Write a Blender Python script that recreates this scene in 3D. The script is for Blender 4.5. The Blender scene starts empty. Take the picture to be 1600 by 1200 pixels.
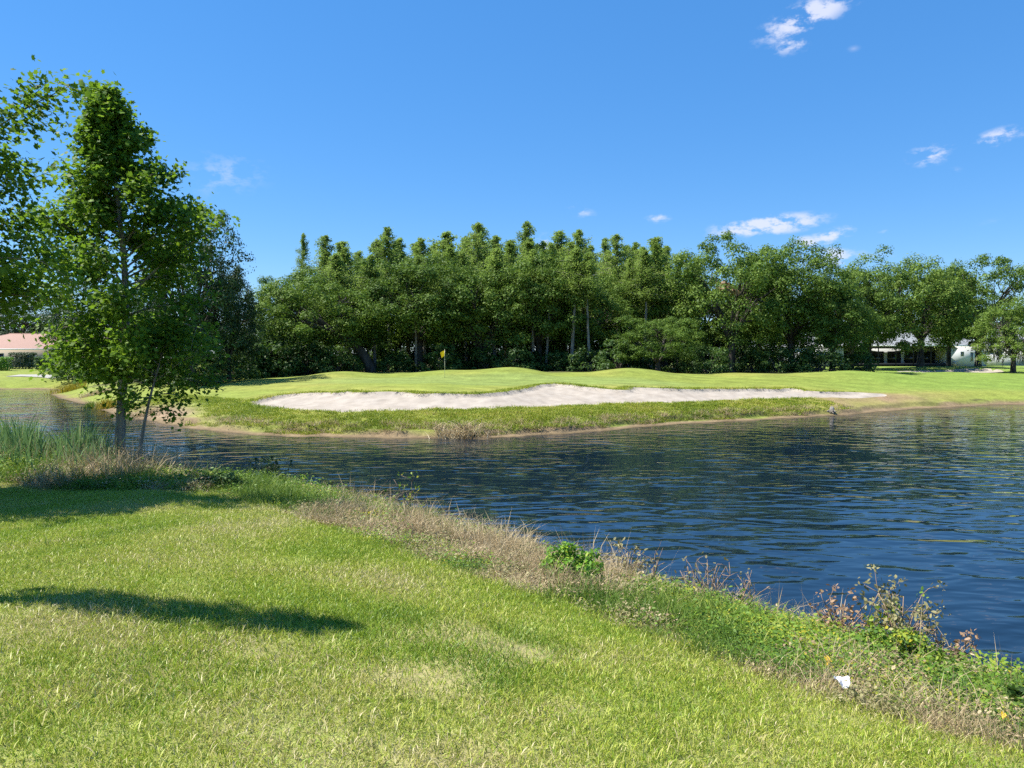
import bpy, math
import numpy as np

# ------------------------------------------------------------------ camera, sky, sun, exposure
S = bpy.context.scene
EYE = 3.30                                   # eye height above the pond, metres
FPX, HZ = 1200.0, 562.0                      # focal length in photo pixels, horizon row of the 1600x1200 photo
PITCH = math.atan((600.0 - HZ) / FPX)
cam_d = bpy.data.cameras.new('camera'); cam = bpy.data.objects.new('camera', cam_d)
S.collection.objects.link(cam); S.camera = cam
cam.location = (0, 0, EYE); cam.rotation_euler = (math.pi / 2 - PITCH, 0, 0)
cam_d.sensor_width = 36.0; cam_d.lens = 36.0 * FPX / 1600.0
cam_d.clip_start = 0.05; cam_d.clip_end = 6000.0

SUN_EL = math.radians(57.0)
SUN_H = np.array([-0.99, 0.11])             # horizontal direction towards the sun (left, slightly ahead)
SUN_H = SUN_H / np.linalg.norm(SUN_H)
sun_d = bpy.data.lights.new('sun', 'SUN'); sun = bpy.data.objects.new('sun', sun_d)
S.collection.objects.link(sun)
sun_d.energy = 5.0; sun_d.angle = math.radians(0.53); sun_d.color = (1.0, 0.955, 0.88)
sun.rotation_euler = (math.pi / 2 - SUN_EL, 0, math.atan2(SUN_H[0], -SUN_H[1]))
sun.location = (0, 0, 60)

world = bpy.data.worlds.new('World'); S.world = world; world.use_nodes = True
wn, wl = world.node_tree.nodes, world.node_tree.links
wn.clear()
w_out = wn.new('ShaderNodeOutputWorld'); w_bg = wn.new('ShaderNodeBackground')
sky_n = wn.new('ShaderNodeTexSky'); sky_n.sky_type = 'NISHITA'; sky_n.sun_disc = False
sky_n.sun_elevation = SUN_EL; sky_n.sun_rotation = math.atan2(SUN_H[0], SUN_H[1])
sky_n.altitude = 0; sky_n.air_density = 1.0; sky_n.dust_density = 0.0; sky_n.ozone_density = 5.0
w_hsv = wn.new('ShaderNodeHueSaturation'); w_hsv.inputs['Saturation'].default_value = 1.22
w_hsv.inputs['Value'].default_value = 1.0
wl.new(sky_n.outputs[0], w_hsv.inputs['Color'])
w_bg.inputs['Strength'].default_value = 0.09
world.cycles.sampling_method = 'MANUAL'; world.cycles.sample_map_resolution = 256
wl.new(w_bg.outputs[0], w_out.inputs[0])

vs = S.view_settings
vs.view_transform = 'Standard'; vs.look = 'None'; vs.exposure = 1.05; vs.gamma = 1.0; vs.use_curve_mapping = False
cy = S.cycles
cy.max_bounces = 4; cy.diffuse_bounces = 2; cy.glossy_bounces = 2; cy.transmission_bounces = 2
cy.transparent_max_bounces = 6; cy.caustics_reflective = False; cy.caustics_refractive = False
cy.sample_clamp_indirect = 4.0; cy.use_adaptive_sampling = True; cy.adaptive_threshold = 0.025
cy.use_denoising = False
S.render.film_transparent = False


def pix_dir(u, v):
    r, up = (u - 800.0) / FPX, (600.0 - v) / FPX
    d = np.array([r, math.cos(PITCH) + up * math.sin(PITCH), -math.sin(PITCH) + up * math.cos(PITCH)])
    return d


def at(u, v, D):                              # a sight line at forward distance D
    d = pix_dir(u, v); t = D / d[1]
    return np.array([0, 0, EYE]) + d * t


def on_plane(u, v, z):
    d = pix_dir(u, v); t = (z - EYE) / d[2]
    return np.array([0, 0, EYE]) + d * t


# clouds: small fair-weather puffs in the sky, given by bearing and elevation
def azel(u, v):
    d = pix_dir(u, v); d = d / np.linalg.norm(d)
    return math.atan2(d[0], d[1]), math.asin(d[2])


def wmath(op, a, b=None, c=None):
    n = wn.new('ShaderNodeMath'); n.operation = op
    for i, x in enumerate((a, b, c)):
        if x is None:
            continue
        if isinstance(x, (int, float)):
            n.inputs[i].default_value = x
        else:
            wl.new(x, n.inputs[i])
    return n.outputs[0]


tc = wn.new('ShaderNodeTexCoord'); sep = wn.new('ShaderNodeSeparateXYZ')
nrm = wn.new('ShaderNodeVectorMath'); nrm.operation = 'NORMALIZE'
wl.new(tc.outputs['Generated'], nrm.inputs[0]); wl.new(nrm.outputs[0], sep.inputs[0])
az = wmath('ARCTAN2', sep.outputs[0], sep.outputs[1]); el = wmath('ARCSINE', sep.outputs[2])
n1 = wn.new('ShaderNodeTexNoise'); n1.inputs['Scale'].default_value = 26; n1.inputs['Detail'].default_value = 6
n1.inputs['Roughness'].default_value = 0.62
cmb = wn.new('ShaderNodeCombineXYZ'); wl.new(az, cmb.inputs[0])
wl.new(wmath('MULTIPLY', el, 1.9), cmb.inputs[1]); wl.new(cmb.outputs[0], n1.inputs['Vector'])
CLOUDS = [  # u, v, half width px, half height px, tilt, opacity
    (1262, 25, 78, 24, -0.30, .70), (1238, 66, 42, 17, -0.15, .50), (1334, 76, 14, 7, 0, .22),
    (1450, 243, 32, 17, 0, .62), (1488, 227, 22, 8, -0.1, .38), (1492, 266, 16, 8, 0, .2), (1556, 215, 40, 15, -0.22, .62),
    (1596, 209, 15, 10, 0, .4),
    (1200, 352, 84, 15, -0.06, .85), (1298, 368, 36, 12, -0.25, .75), (1262, 377, 22, 9, 0, .62), (1382, 361, 16, 6, -0.3, .25),
    (905, 330, 26, 10, 0.25, .40), (1028, 341, 20, 8, 0, .48), (852, 380, 22, 14, 0, .7), (1300, 402, 50, 18, 0, .55),
    (350, 272, 95, 44, -0.2, .26), (1560, 342, 55, 10, -0.25, .16), (1370, 405, 60, 14, 0, .25),
    (-260, 210, 120, 40, 0.1, .6), (2000, 160, 120, 36, 0.1, .6)]
mask = None
ae = wn.new('ShaderNodeCombineXYZ'); wl.new(az, ae.inputs[0]); wl.new(el, ae.inputs[1])
for (u, v, hw, hh, tilt, op) in CLOUDS:
    a0, e0 = azel(u, v)
    px = math.cos(a0) / FPX * math.cos(a0) if abs(a0) < 1.1 else 0.6 / FPX
    mp_ = wn.new('ShaderNodeMapping'); mp_.vector_type = 'TEXTURE'; wl.new(ae.outputs[0], mp_.inputs[0])
    mp_.inputs['Location'].default_value = (a0, e0, 0); mp_.inputs['Rotation'].default_value = (0, 0, -tilt)
    mp_.inputs['Scale'].default_value = (hw * px * 1.5, hh * px * 1.5, 1)
    gt = wn.new('ShaderNodeTexGradient'); gt.gradient_type = 'SPHERICAL'; wl.new(mp_.outputs[0], gt.inputs[0])
    e = wmath('MULTIPLY', gt.outputs['Fac'], op * 1.25)
    mask = e if mask is None else wmath('MAXIMUM', mask, e)
nz = wn.new('ShaderNodeMapRange'); nz.interpolation_type = 'SMOOTHSTEP'
nz.inputs['From Min'].default_value = 0.36; nz.inputs['From Max'].default_value = 0.62
nz.inputs['To Min'].default_value = 0.05; nz.inputs['To Max'].default_value = 1.25
wl.new(n1.outputs['Fac'], nz.inputs['Value'])
cl = wmath('MULTIPLY', mask, nz.outputs[0])
cr = wn.new('ShaderNodeMapRange'); cr.interpolation_type = 'SMOOTHSTEP'
cr.inputs['From Min'].default_value = 0.10; cr.inputs['From Max'].default_value = 0.75
cr.inputs['To Min'].default_value = 0.0; cr.inputs['To Max'].default_value = 0.82
wl.new(cl, cr.inputs['Value'])
w_mix = wn.new('ShaderNodeMix'); w_mix.data_type = 'RGBA'
w_even = wn.new('ShaderNodeMix'); w_even.data_type = 'RGBA'; w_even.inputs['Factor'].default_value = 0.42   # even blue of a dry clear day
wl.new(w_hsv.outputs[0], w_even.inputs['A']); w_even.inputs['B'].default_value = (.47, 1.9, 4.9, 1)
wl.new(cr.outputs[0], w_mix.inputs['Factor']); wl.new(w_even.outputs['Result'], w_mix.inputs['A'])
w_mix.inputs['B'].default_value = (4.7, 4.9, 5.8, 1)
wl.new(w_mix.outputs['Result'], w_bg.inputs['Color'])


# ------------------------------------------------------------------ helpers
def link(o):
    S.collection.objects.link(o); return o


def build(name, V, F, mat, parent=None, smooth=False, tint=None, color=None):
    """One mesh object from vertex array V and a list of index arrays F (each n x k)."""
    me = bpy.data.meshes.new(name)
    fill(me, V, F, smooth, tint, color)
    if mat is not None:
        me.materials.append(mat)
    o = link(bpy.data.objects.new(name, me))
    if parent is not None:
        o.parent = parent
    return o


def fill(me, V, F, smooth=False, tint=None, color=None):
    V = np.asarray(V, np.float32); F = [np.asarray(f, np.int32) for f in (F if isinstance(F, list) else [F])]
    F = [f for f in F if len(f)]
    me.vertices.add(len(V)); me.vertices.foreach_set('co', V.ravel())
    loops = np.concatenate([f.ravel() for f in F]); me.loops.add(len(loops)); me.loops.foreach_set('vertex_index', loops)
    cnt = np.concatenate([np.full(len(f), f.shape[1], np.int32) for f in F])
    st = np.concatenate([[0], np.cumsum(cnt)[:-1]]).astype(np.int32)
    me.polygons.add(len(cnt)); me.polygons.foreach_set('loop_start', st)
    if smooth:
        me.polygons.foreach_set('use_smooth', np.ones(len(cnt), bool))
    me.update(calc_edges=True)
    if tint is not None:
        a = me.attributes.new('tint', 'FLOAT', 'POINT'); a.data.foreach_set('value', np.asarray(tint, np.float32))
    if color is not None:
        c4 = np.ones((len(V), 4), np.float32); c4[:, :3] = color
        a = me.attributes.new('cover', 'FLOAT_COLOR', 'POINT'); a.data.foreach_set('color', c4.ravel())


class Geo:                                    # collects pieces of ONE mesh
    def __init__(s): s.V = []; s.F = {}; s.T = []; s.n = 0

    def add(s, V, F, t=0.5):
        V = np.asarray(V, float)
        for f in (F if isinstance(F, list) else [F]):
            f = np.asarray(f, int)
            if len(f):
                s.F.setdefault(f.shape[1], []).append(f + s.n)
        s.V.append(V); s.T.append(np.full(len(V), t) if np.isscalar(t) else np.asarray(t)); s.n += len(V)

    def box(s, lo, hi, t=0.5):
        x0, y0, z0 = lo; x1, y1, z1 = hi
        V = [(x0, y0, z0), (x1, y0, z0), (x1, y1, z0), (x0, y1, z0), (x0, y0, z1), (x1, y0, z1), (x1, y1, z1), (x0, y1, z1)]
        s.add(V, np.array([(0, 3, 2, 1), (4, 5, 6, 7), (0, 1, 5, 4), (1, 2, 6, 5), (2, 3, 7, 6), (3, 0, 4, 7)]), t)

    def tube(s, P, R, k=6, t=0.5):
        P = np.asarray(P, float); R = np.asarray(R, float); n = len(P)
        T = np.gradient(P, axis=0); T /= np.linalg.norm(T, axis=1)[:, None] + 1e-9
        ref = np.where(np.abs(T[:, 2:3]) > 0.9, np.array([[1., 0, 0]]), np.array([[0, 0, 1.]]))
        if len(set(map(tuple, ref))) > 1:
            ref[:] = [0.577, 0.577, -0.577]
        A = np.cross(T, ref); A /= np.linalg.norm(A, axis=1)[:, None] + 1e-9
        B = np.cross(T, A)
        th = np.arange(k) * 2 * math.pi / k
        V = P[:, None] + R[:, None, None] * (np.cos(th)[None, :, None] * A[:, None] + np.sin(th)[None, :, None] * B[:, None])
        i = np.arange(n - 1)[:, None] * k; j = np.arange(k)[None]; j2 = (j + 1) % k
        F = np.stack([i + j, i + j2, i + k + j2, i + k + j], -1).reshape(-1, 4)
        s.add(V.reshape(-1, 3), [F, np.array([np.arange(k)[::-1]]), np.array([np.arange(k) + (n - 1) * k])], t)

    def mesh(s, name, smooth=False):
        me = bpy.data.meshes.new(name)
        fill(me, np.concatenate(s.V), [np.concatenate(f) for f in s.F.values()], smooth, np.concatenate(s.T)); return me

    def obj(s, name, mat, parent=None, smooth=False):
        me = s.mesh(name, smooth)
        if mat is not None:
            me.materials.append(mat)
        o = link(bpy.data.objects.new(name, me))
        if parent is not None:
            o.parent = parent
        return o


def tag(o, label=None, cat=None, group=None, kind=None):
    for k, v in (('label', label), ('category', cat), ('group', group), ('kind', kind)):
        if v:
            o[k] = v
    return o


def thing(name, loc, label, cat, group=None, rz=0.0, sc=(1, 1, 1)):
    o = link(bpy.data.objects.new(name, None)); o.empty_display_size = 0.2
    o.location = [float(c) for c in loc]; o.rotation_euler = (0, 0, rz); o.scale = sc
    return tag(o, label, cat, group)


def child(name, me, parent):
    o = link(bpy.data.objects.new(name, me)); o.parent = parent; return o


# ------------------------------------------------------------------ materials
def mat_new(name):
    m = bpy.data.materials.new(name); m.use_nodes = True
    nt = m.node_tree; nt.nodes.clear()
    return m, nt.nodes, nt.links


def ramp(nodes, stops):
    r = nodes.new('ShaderNodeValToRGB'); e = r.color_ramp.elements
    while len(e) < len(stops):
        e.new(0.5)
    for x, (p, c) in zip(e, stops):
        x.position = p; x.color = (*c, 1)
    return r


def leaf_material(name, stops, trans=0.35, tcol=(0.20, 0.33, 0.03), spec=0.25, rough=0.55, obj_var=0.25, pos_scale=None):
    m, N, L = mat_new(name)
    at_ = N.new('ShaderNodeAttribute'); at_.attribute_name = 'tint'
    oi = N.new('ShaderNodeObjectInfo')
    ma = N.new('ShaderNodeMath'); ma.operation = 'MULTIPLY_ADD'; ma.inputs[1].default_value = obj_var
    ma.inputs[2].default_value = -obj_var / 2
    L.new(oi.outputs['Random'], ma.inputs[0])
    ad = N.new('ShaderNodeMath'); ad.operation = 'ADD'
    L.new(at_.outputs['Fac'], ad.inputs[0]); L.new(ma.outputs[0], ad.inputs[1])
    src = ad.outputs[0]
    if pos_scale:
        ge = N.new('ShaderNodeNewGeometry'); no = N.new('ShaderNodeTexNoise')
        no.inputs['Scale'].default_value = pos_scale; no.inputs['Detail'].default_value = 3
        L.new(ge.outputs['Position'], no.inputs['Vector'])
        m2 = N.new('ShaderNodeMath'); m2.operation = 'MULTIPLY_ADD'; m2.inputs[1].default_value = 1.5; m2.inputs[2].default_value = -0.75
        L.new(no.outputs['Fac'], m2.inputs[0])
        a2 = N.new('ShaderNodeMath'); a2.operation = 'ADD'; L.new(src, a2.inputs[0]); L.new(m2.outputs[0], a2.inputs[1])
        src = a2.outputs[0]
    r = ramp(N, stops); L.new(src, r.inputs[0])
    p = N.new('ShaderNodeBsdfPrincipled'); p.inputs['Roughness'].default_value = rough
    p.inputs['Specular IOR Level'].default_value = spec
    L.new(r.outputs[0], p.inputs['Base Color'])
    t = N.new('ShaderNodeBsdfTranslucent')
    mx = N.new('ShaderNodeMix'); mx.data_type = 'RGBA'; mx.inputs['Factor'].default_value = 0.5
    L.new(r.outputs[0], mx.inputs['A']); mx.inputs['B'].default_value = (*tcol, 1)
    L.new(mx.outputs['Result'], t.inputs['Color'])
    ms = N.new('ShaderNodeMixShader'); ms.inputs[0].default_value = trans
    L.new(p.outputs[0], ms.inputs[1]); L.new(t.outputs[0], ms.inputs[2])
    o = N.new('ShaderNodeOutputMaterial'); L.new(ms.outputs[0], o.inputs[0])
    return m


def rough_material(name, c1, c2, scale=3.0, rough=0.85, bump=0.3, detail=5, stretch=(1, 1, 1), spec=0.2, bdist=0.02):
    m, N, L = mat_new(name)
    tcn = N.new('ShaderNodeTexCoord'); mp = N.new('ShaderNodeMapping'); mp.inputs['Scale'].default_value = stretch
    L.new(tcn.outputs['Object'], mp.inputs[0])
    no = N.new('ShaderNodeTexNoise'); no.inputs['Scale'].default_value = scale; no.inputs['Detail'].default_value = detail
    L.new(mp.outputs[0], no.inputs['Vector'])
    r = ramp(N, [(0.32, c1), (0.68, c2)]); L.new(no.outputs['Fac'], r.inputs[0])
    p = N.new('ShaderNodeBsdfPrincipled'); p.inputs['Roughness'].default_value = rough
    p.inputs['Specular IOR Level'].default_value = spec
    L.new(r.outputs[0], p.inputs['Base Color'])
    b = N.new('ShaderNodeBump'); b.inputs['Strength'].default_value = bump; b.inputs['Distance'].default_value = bdist
    L.new(no.outputs['Fac'], b.inputs['Height']); L.new(b.outputs[0], p.inputs['Normal'])
    o = N.new('ShaderNodeOutputMaterial'); L.new(p.outputs[0], o.inputs[0])
    return m


M = {}
M['oak_leaf'] = leaf_material('oak_leaf', [(0.0, (.050, .094, .018)), (0.45, (.112, .188, .032)), (0.8, (.178, .262, .046)), (1, (.23, .31, .07))], .30, (.15, .25, .02), obj_var=.35, spec=.12)
M['cypress_leaf'] = leaf_material('cypress_leaf', [(0.0, (.125, .190, .040)), (0.5, (.215, .305, .066)), (1, (.31, .39, .10))], .46, (.28, .42, .07), obj_var=.35, spec=.1)
M['gum_leaf'] = leaf_material('gum_leaf', [(0.0, (.050, .105, .015)), (0.5, (.105, .195, .022)), (0.85, (.19, .30, .030)), (1, (.26, .35, .03))], .42, (.25, .42, .02), obj_var=.1, spec=.12)
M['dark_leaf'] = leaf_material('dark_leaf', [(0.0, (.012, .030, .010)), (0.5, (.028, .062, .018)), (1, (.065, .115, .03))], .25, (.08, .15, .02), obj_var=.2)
M['shrub_leaf'] = leaf_material('shrub_leaf', [(0.0, (.025, .055, .014)), (0.5, (.055, .110, .024)), (1, (.11, .19, .04))], .3, (.14, .26, .03), obj_var=.3)
M['bright_leaf'] = leaf_material('bright_leaf', [(0.0, (.06, .15, .018)), (0.55, (.13, .29, .025)), (1, (.34, .42, .03))], .35, (.2, .4, .02), obj_var=.05)
M['lawn_blade'] = leaf_material('lawn_blade', [(0.0, (.115, .21, .02)), (0.36, (.24, .355, .03)), (0.60, (.40, .445, .05)), (0.82, (.45, .42, .13)), (1.0, (.52, .44, .24))], .30, (.25, .33, .03), spec=.3, rough=.45, obj_var=.16, pos_scale=0.55)
M['weed_green'] = leaf_material('weed_green', [(0.0, (.06, .12, .018)), (0.5, (.13, .22, .028)), (1, (.27, .31, .06))], .3, (.2, .32, .03), obj_var=.3, pos_scale=0.9)
M['weed_broad'] = leaf_material('weed_broad', [(0.0, (.06, .13, .016)), (0.5, (.14, .25, .024)), (0.85, (.28, .33, .03)), (1, (.46, .40, .03))], .3, (.2, .34, .03), obj_var=.3, pos_scale=0.9)
M['weed_dry'] = leaf_material('weed_dry', [(0.0, (.25, .18, .09)), (0.5, (.44, .345, .19)), (1, (.60, .50, .31))], .25, (.4, .32, .18), obj_var=.3, pos_scale=0.9)
M['rough_blade'] = leaf_material('rough_blade', [(0.0, (.11, .17, .014)), (0.45, (.24, .31, .024)), (0.8, (.38, .39, .04)), (1, (.46, .38, .14))], .3, (.25, .33, .03), obj_var=.4, pos_scale=0.35)
M['reed'] = leaf_material('reed', [(0.0, (.07, .15, .05)), (0.5, (.15, .28, .09)), (0.85, (.27, .37, .15)), (1, (.46, .42, .2))], .3, (.2, .3, .1), spec=.4, obj_var=.1)
M['yellow_reed'] = leaf_material('yellow_reed', [(0.0, (.16, .19, .02)), (0.5, (.36, .29, .03)), (1, (.52, .36, .06))], .3, (.4, .35, .03), obj_var=.1)
M['moss'] = leaf_material('moss', [(0.0, (.10, .11, .085)), (1, (.24, .25, .19))], .2, (.2, .22, .16), obj_var=.1)
M['dead_leaf'] = leaf_material('dead_leaf', [(0.0, (.24, .14, .075)), (1, (.42, .28, .16))], .2, (.3, .15, .05), obj_var=.1)
M['dull_leaf'] = leaf_material('dull_leaf', [(0, (.14, .12, .05)), (.5, (.24, .22, .09)), (1, (.36, .33, .16))], .25, (.3, .28, .1), obj_var=.1)
M['bark'] = rough_material('bark', (.055, .045, .036), (.155, .135, .11), 5, .9, .8, 6, (1, 1, .25))
M['grey_bark'] = rough_material('grey_bark', (.13, .115, .095), (.33, .30, .26), 6, .9, .7, 6, (1, 1, .25))
M['oak_bark'] = rough_material('oak_bark', (.035, .03, .025), (.105, .092, .076), 3, .9, .8, 6, (1, 1, .3))
M['twig'] = rough_material('twig', (.16, .11, .075), (.34, .25, .18), 14, .85, .3)
M['sand'] = rough_material('sand', (.285, .246, .200), (.365, .322, .268), 1.6, .95, .55, 11, (1, .6, 1), .1, .06)

# ------------------------------------------------------------------ terrain of the place (a height function)
rngT = np.random.default_rng(5)


def catmull(P, n=6):
    P = np.asarray(P, float); out = []
    for i in range(len(P) - 1):
        p0, p1, p2, p3 = P[max(i - 1, 0)], P[i], P[i + 1], P[min(i + 2, len(P) - 1)]
        for t in np.arange(n) / n:
            out.append(0.5 * (2 * p1 + (p2 - p0) * t + (2 * p0 - 5 * p1 + 4 * p2 - p3) * t * t + (3 * p1 - p0 - 3 * p2 + p3) * t ** 3))
    out.append(P[-1]); return np.array(out)


NEAR = catmull([(-130, 34), (-70, 26), (-32, 21.5), (-14.5, 20.6), (-9.9, 19.6), (-7.0, 17.9), (-4.5, 17.0), (-2.1, 14.7), (1.25, 10.8),
                (2.95, 8.95), (4.65, 7.1), (8, 3.7), (14, -2), (27, -9), (70, -20)], 5)
FAR_PX = [(1600, 632), (1500, 636), (1400, 641.5), (1300, 650), (1200, 655.5), (1100, 661), (1000, 668), (900, 677), (800, 683), (740, 686.5), (690, 685),
          (600, 685), (500, 683), (400, 680), (330, 674), (270, 665), (215, 655), (170, 645), (130, 632), (92, 622), (76, 615)]
FAR = catmull([(100, 30), (85, 52), (60, 58.5)] + [tuple(on_plane(u, v, 0)[:2]) for u, v in FAR_PX] + [(-50, 84), (-57, 86), (-75, 87), (-130, 80)], 5)
wob = 0.16 * np.sin(np.arange(len(FAR)) * 1.7) + 0.12 * np.sin(np.arange(len(FAR)) * 0.61 + 1)
FAR[:, 1] += wob
POND = np.concatenate([NEAR, FAR])


def poly_dist(x, y, P):
    p = np.stack([x, y], -1); best = np.full(x.shape, 1e9)
    for a, b in zip(P[:-1], P[1:]):
        ab = b - a; t = np.clip(((p - a) @ ab) / (ab @ ab + 1e-12), 0, 1)
        dx = x - a[0] - t * ab[0]; dy = y - a[1] - t * ab[1]
        np.minimum(best, dx * dx + dy * dy, out=best)
    return np.sqrt(best)


def in_poly(x, y, P):
    r = np.zeros(x.shape, bool); n = len(P)
    for i in range(n):
        a, b = P[i], P[(i + 1) % n]
        if a[1] == b[1]:
            continue
        c = (a[1] > y) != (b[1] > y)
        r ^= c & (x < (b[0] - a[0]) * (y - a[1]) / (b[1] - a[1]) + a[0])
    return r


def sstep(a, b, x):
    t = np.clip((x - a) / (b - a), 0, 1); return t * t * (3 - 2 * t)


def snoise(x, y, s, seed=0):
    r = np.random.default_rng(seed); z = 0
    for i in range(7):
        th = r.uniform(0, 6.28); f = s * r.uniform(.5, 1.9)
        z = z + np.sin(x * f * math.cos(th) + y * f * math.sin(th) + r.uniform(0, 6.28))
    return z / 3.2


MOUNDS = [(400, 60, .12, 60), (525, 64, .50, 52), (700, 66, .42, 60), (800, 66, .62, 52), (985, 66, .66, 62), (1190, 68, .22, 60), (1335, 70, .55, 85), (1480, 93, .34, 120)]
MOUNDS = [((u - 800) / FPX * D, D, a, w / FPX * D) for u, D, a, w in MOUNDS]


def height(x, y):
    x = np.asarray(x, float); y = np.asarray(y, float)
    dn = poly_dist(x, y, NEAR); df = poly_dist(x, y, FAR); ins = in_poly(x, y, POND)
    zn = np.interp(dn, [0, .12, .5, 1.2, 2.2, 3.2, 5, 8, 15, 30, 100], [0, .14, .36, .62, .86, 1.03, 1.33, 1.75, 2.25, 2.7, 3.0])
    zl = np.interp(dn, [0, .12, .5, 1.2, 2.2, 3.2, 5, 8, 11, 15, 30, 100], [0, .12, .32, .52, .70, .82, .98, 1.12, 1.34, 1.75, 2.5, 3.0])
    lf_ = sstep(-2.5, -8.5, x); zn = zn * (1 - lf_) + zl * lf_
    zn = zn + sstep(.3, 1.5, dn) * (.035 * snoise(x, y, 1.1, 3) + .012 * snoise(x, y, 4, 4))
    edge = .72 + .28 * snoise(x, y, .8, 9)
    s = df - edge
    zf = np.interp(df, [0, 1.0, 3, 5, 8, 12, 20, 30, 60, 110, 300], [0, .13, .72, .98, 1.28, 1.58, 1.88, 2.05, 2.28, 2.42, 2.6])
    step = .20 * sstep(-.05, .18, s) * (1 - sstep(1, 5, df)) * sstep(-26, -18, x)
    zf = zf + step + sstep(.6, 3, df) * (.03 * snoise(x, y, .9, 6)) + sstep(4, 14, df) * .07 * snoise(x, y, .22, 7)
    mz = 0
    for mx, my, a, w in MOUNDS:
        mz = mz + a * np.exp(-((x - mx) / w) ** 2 - ((y - my) / 5.0) ** 2)
    zf = zf + mz * sstep(3, 9, df)
    dm = np.minimum(dn, df)
    return np.where(ins, -np.minimum(.5 * dm, 1.6), np.where(dn < df, zn, zf))


def ground_hit(u, v, lo=2.0, hi=160.0, n=2600):
    d = pix_dir(u, v); t = np.geomspace(lo, hi, n)
    p = np.array([0, 0, EYE]) + d * t[:, None]
    h = height(p[:, 0], p[:, 1]); k = np.nonzero(p[:, 2] < h)[0]
    i = k[0] if len(k) else n - 1
    return np.array([p[i, 0], p[i, 1], h[i]])


def hz(x, y):
    return float(height(np.array([x]), np.array([y]))[0])


# border between mown lawn and bank weeds
BORDER = np.array([on_plane(u, v, z)[:2] for u, v, z in [(-700, 722, 1.0), (-200, 738, 1.0), (0, 749, 1.02), (150, 758, 1.04), (340, 773, 1.05), (480, 820, 1.05), (640, 870, 1.05), (800, 925, 1.05),
                   (1000, 990, 1.05), (1160, 1045, 1.06), (1300, 1092, 1.07), (1450, 1133, 1.07), (1600, 1172, 1.08), (1900, 1260, 1.1)]])
BORDER = np.concatenate([BORDER, [[8, .5], [16, -8], [40, -16]]])
WEEDY = np.concatenate([BORDER, NEAR[::-1]])

# bunker outlines, traced where they lie on the ground
BK1 = [(391, 630), (399, 636), (440, 641.5), (500, 644), (560, 644.5), (640, 643), (720, 641), (800, 639), (900, 635), (1000, 631.5), (1100, 628), (1200, 625.5), (1300, 623), (1360, 622),
       (1384, 618.5), (1362, 615.2), (1310, 613.4), (1262, 611.5), (1236, 607.5), (1205, 608.5), (1150, 609), (1090, 608.8), (1020, 607.5), (986, 606.5), (978, 610.5), (950, 609.5), (920, 606),
       (888, 602.5), (870, 600.5), (846, 602.5), (818, 608), (785, 614), (760, 616), (720, 617), (660, 616), (620, 613), (575, 614.5), (545, 613), (525, 615), (480, 615), (440, 618.5), (410, 624)]
BK2 = [(1405, 576.5), (1450, 578), (1510, 577.2), (1562, 574.5), (1550, 572.4), (1500, 572.2), (1450, 573.2)]
BUNK = [np.array([ground_hit(u, v)[:2] for u, v in b]) for b in (BK1, BK2)]
BUNK[1] = np.array([[(u - 800) / FPX * D, D] for u, D in [(1400, 83), (1450, 80.5), (1510, 81), (1565, 84), (1555, 88), (1500, 89), (1450, 87)]])
BUNK = [np.concatenate([b, b[:1]]) for b in BUNK]
BUNK = [catmull(b, 3) for b in BUNK]
r_ = np.random.default_rng(8)
BUNK[0] = BUNK[0] + r_.normal(0, .07, BUNK[0].shape); BUNK[0][:, 1] += .16 * np.sin(np.arange(len(BUNK[0])) * 1.3) * np.sin(np.arange(len(BUNK[0])) * .37); BUNK[0][-1] = BUNK[0][0]


def bunk_sd(x, y, B):
    d = poly_dist(x, y, B); return np.where(in_poly(x, y, B[:-1]), -d, d)


def axis(parts):
    out = []
    for a, b, n, mode in parts:
        out.append(np.linspace(a, b, n, endpoint=False) if mode == 'l' else a + (b - a) * (np.linspace(0, 1, n, endpoint=False) ** 2.2 if mode == 'o' else 1 - (1 - np.linspace(0, 1, n, endpoint=False)) ** 2.2))
    return np.concatenate(out + [[parts[-1][1]]])


gx = axis([(-3000, -60, 26, 'i'), (-60, -22, 70, 'l'), (-22, 30, 270, 'l'), (30, 75, 90, 'l'), (75, 3000, 26, 'o')])
gy = axis([(-3000, -12, 22, 'i'), (-12, 2, 30, 'l'), (2, 24, 120, 'l'), (24, 31, 12, 'l'), (31, 56, 175, 'l'), (56, 95, 110, 'l'), (95, 3000, 34, 'o')])
GX, GY = np.meshgrid(gx, gy); GXf, GYf = GX.ravel().copy(), GY.ravel().copy()
for B in BUNK:                                # snap grid points to the bunker lips
    near = (GXf > B[:, 0].min() - 1) & (GXf < B[:, 0].max() + 1) & (GYf > B[:, 1].min() - 1) & (GYf < B[:, 1].max() + 1)
    idx = np.nonzero(near)[0]; x, y = GXf[idx], GYf[idx]; e = .02
    d0 = bunk_sd(x, y, B); gxx = (bunk_sd(x + e, y, B) - d0) / e; gyy = (bunk_sd(x, y + e, B) - d0) / e
    m = np.abs(d0) < .11
    GXf[idx[m]] -= (d0 * gxx)[m]; GYf[idx[m]] -= (d0 * gyy)[m]
GZ = height(GXf, GYf)
SDB = [bunk_sd(GXf, GYf, B) for B in BUNK]
dN, dF = poly_dist(GXf, GYf, NEAR), poly_dist(GXf, GYf, FAR)
INP = in_poly(GXf, GYf, POND); WEED = in_poly(GXf, GYf, WEEDY) & ~INP
for sd in SDB:                                # the sand lies lower than its grass lip
    GZ -= .13 * sstep(.0, .35, -sd) + .10 * sstep(.5, 3, -sd)
    GZ += .05 * (1 - sstep(.0, .6, sd)) * (sd > -.01)
inb = SDB[0] < 0
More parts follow.
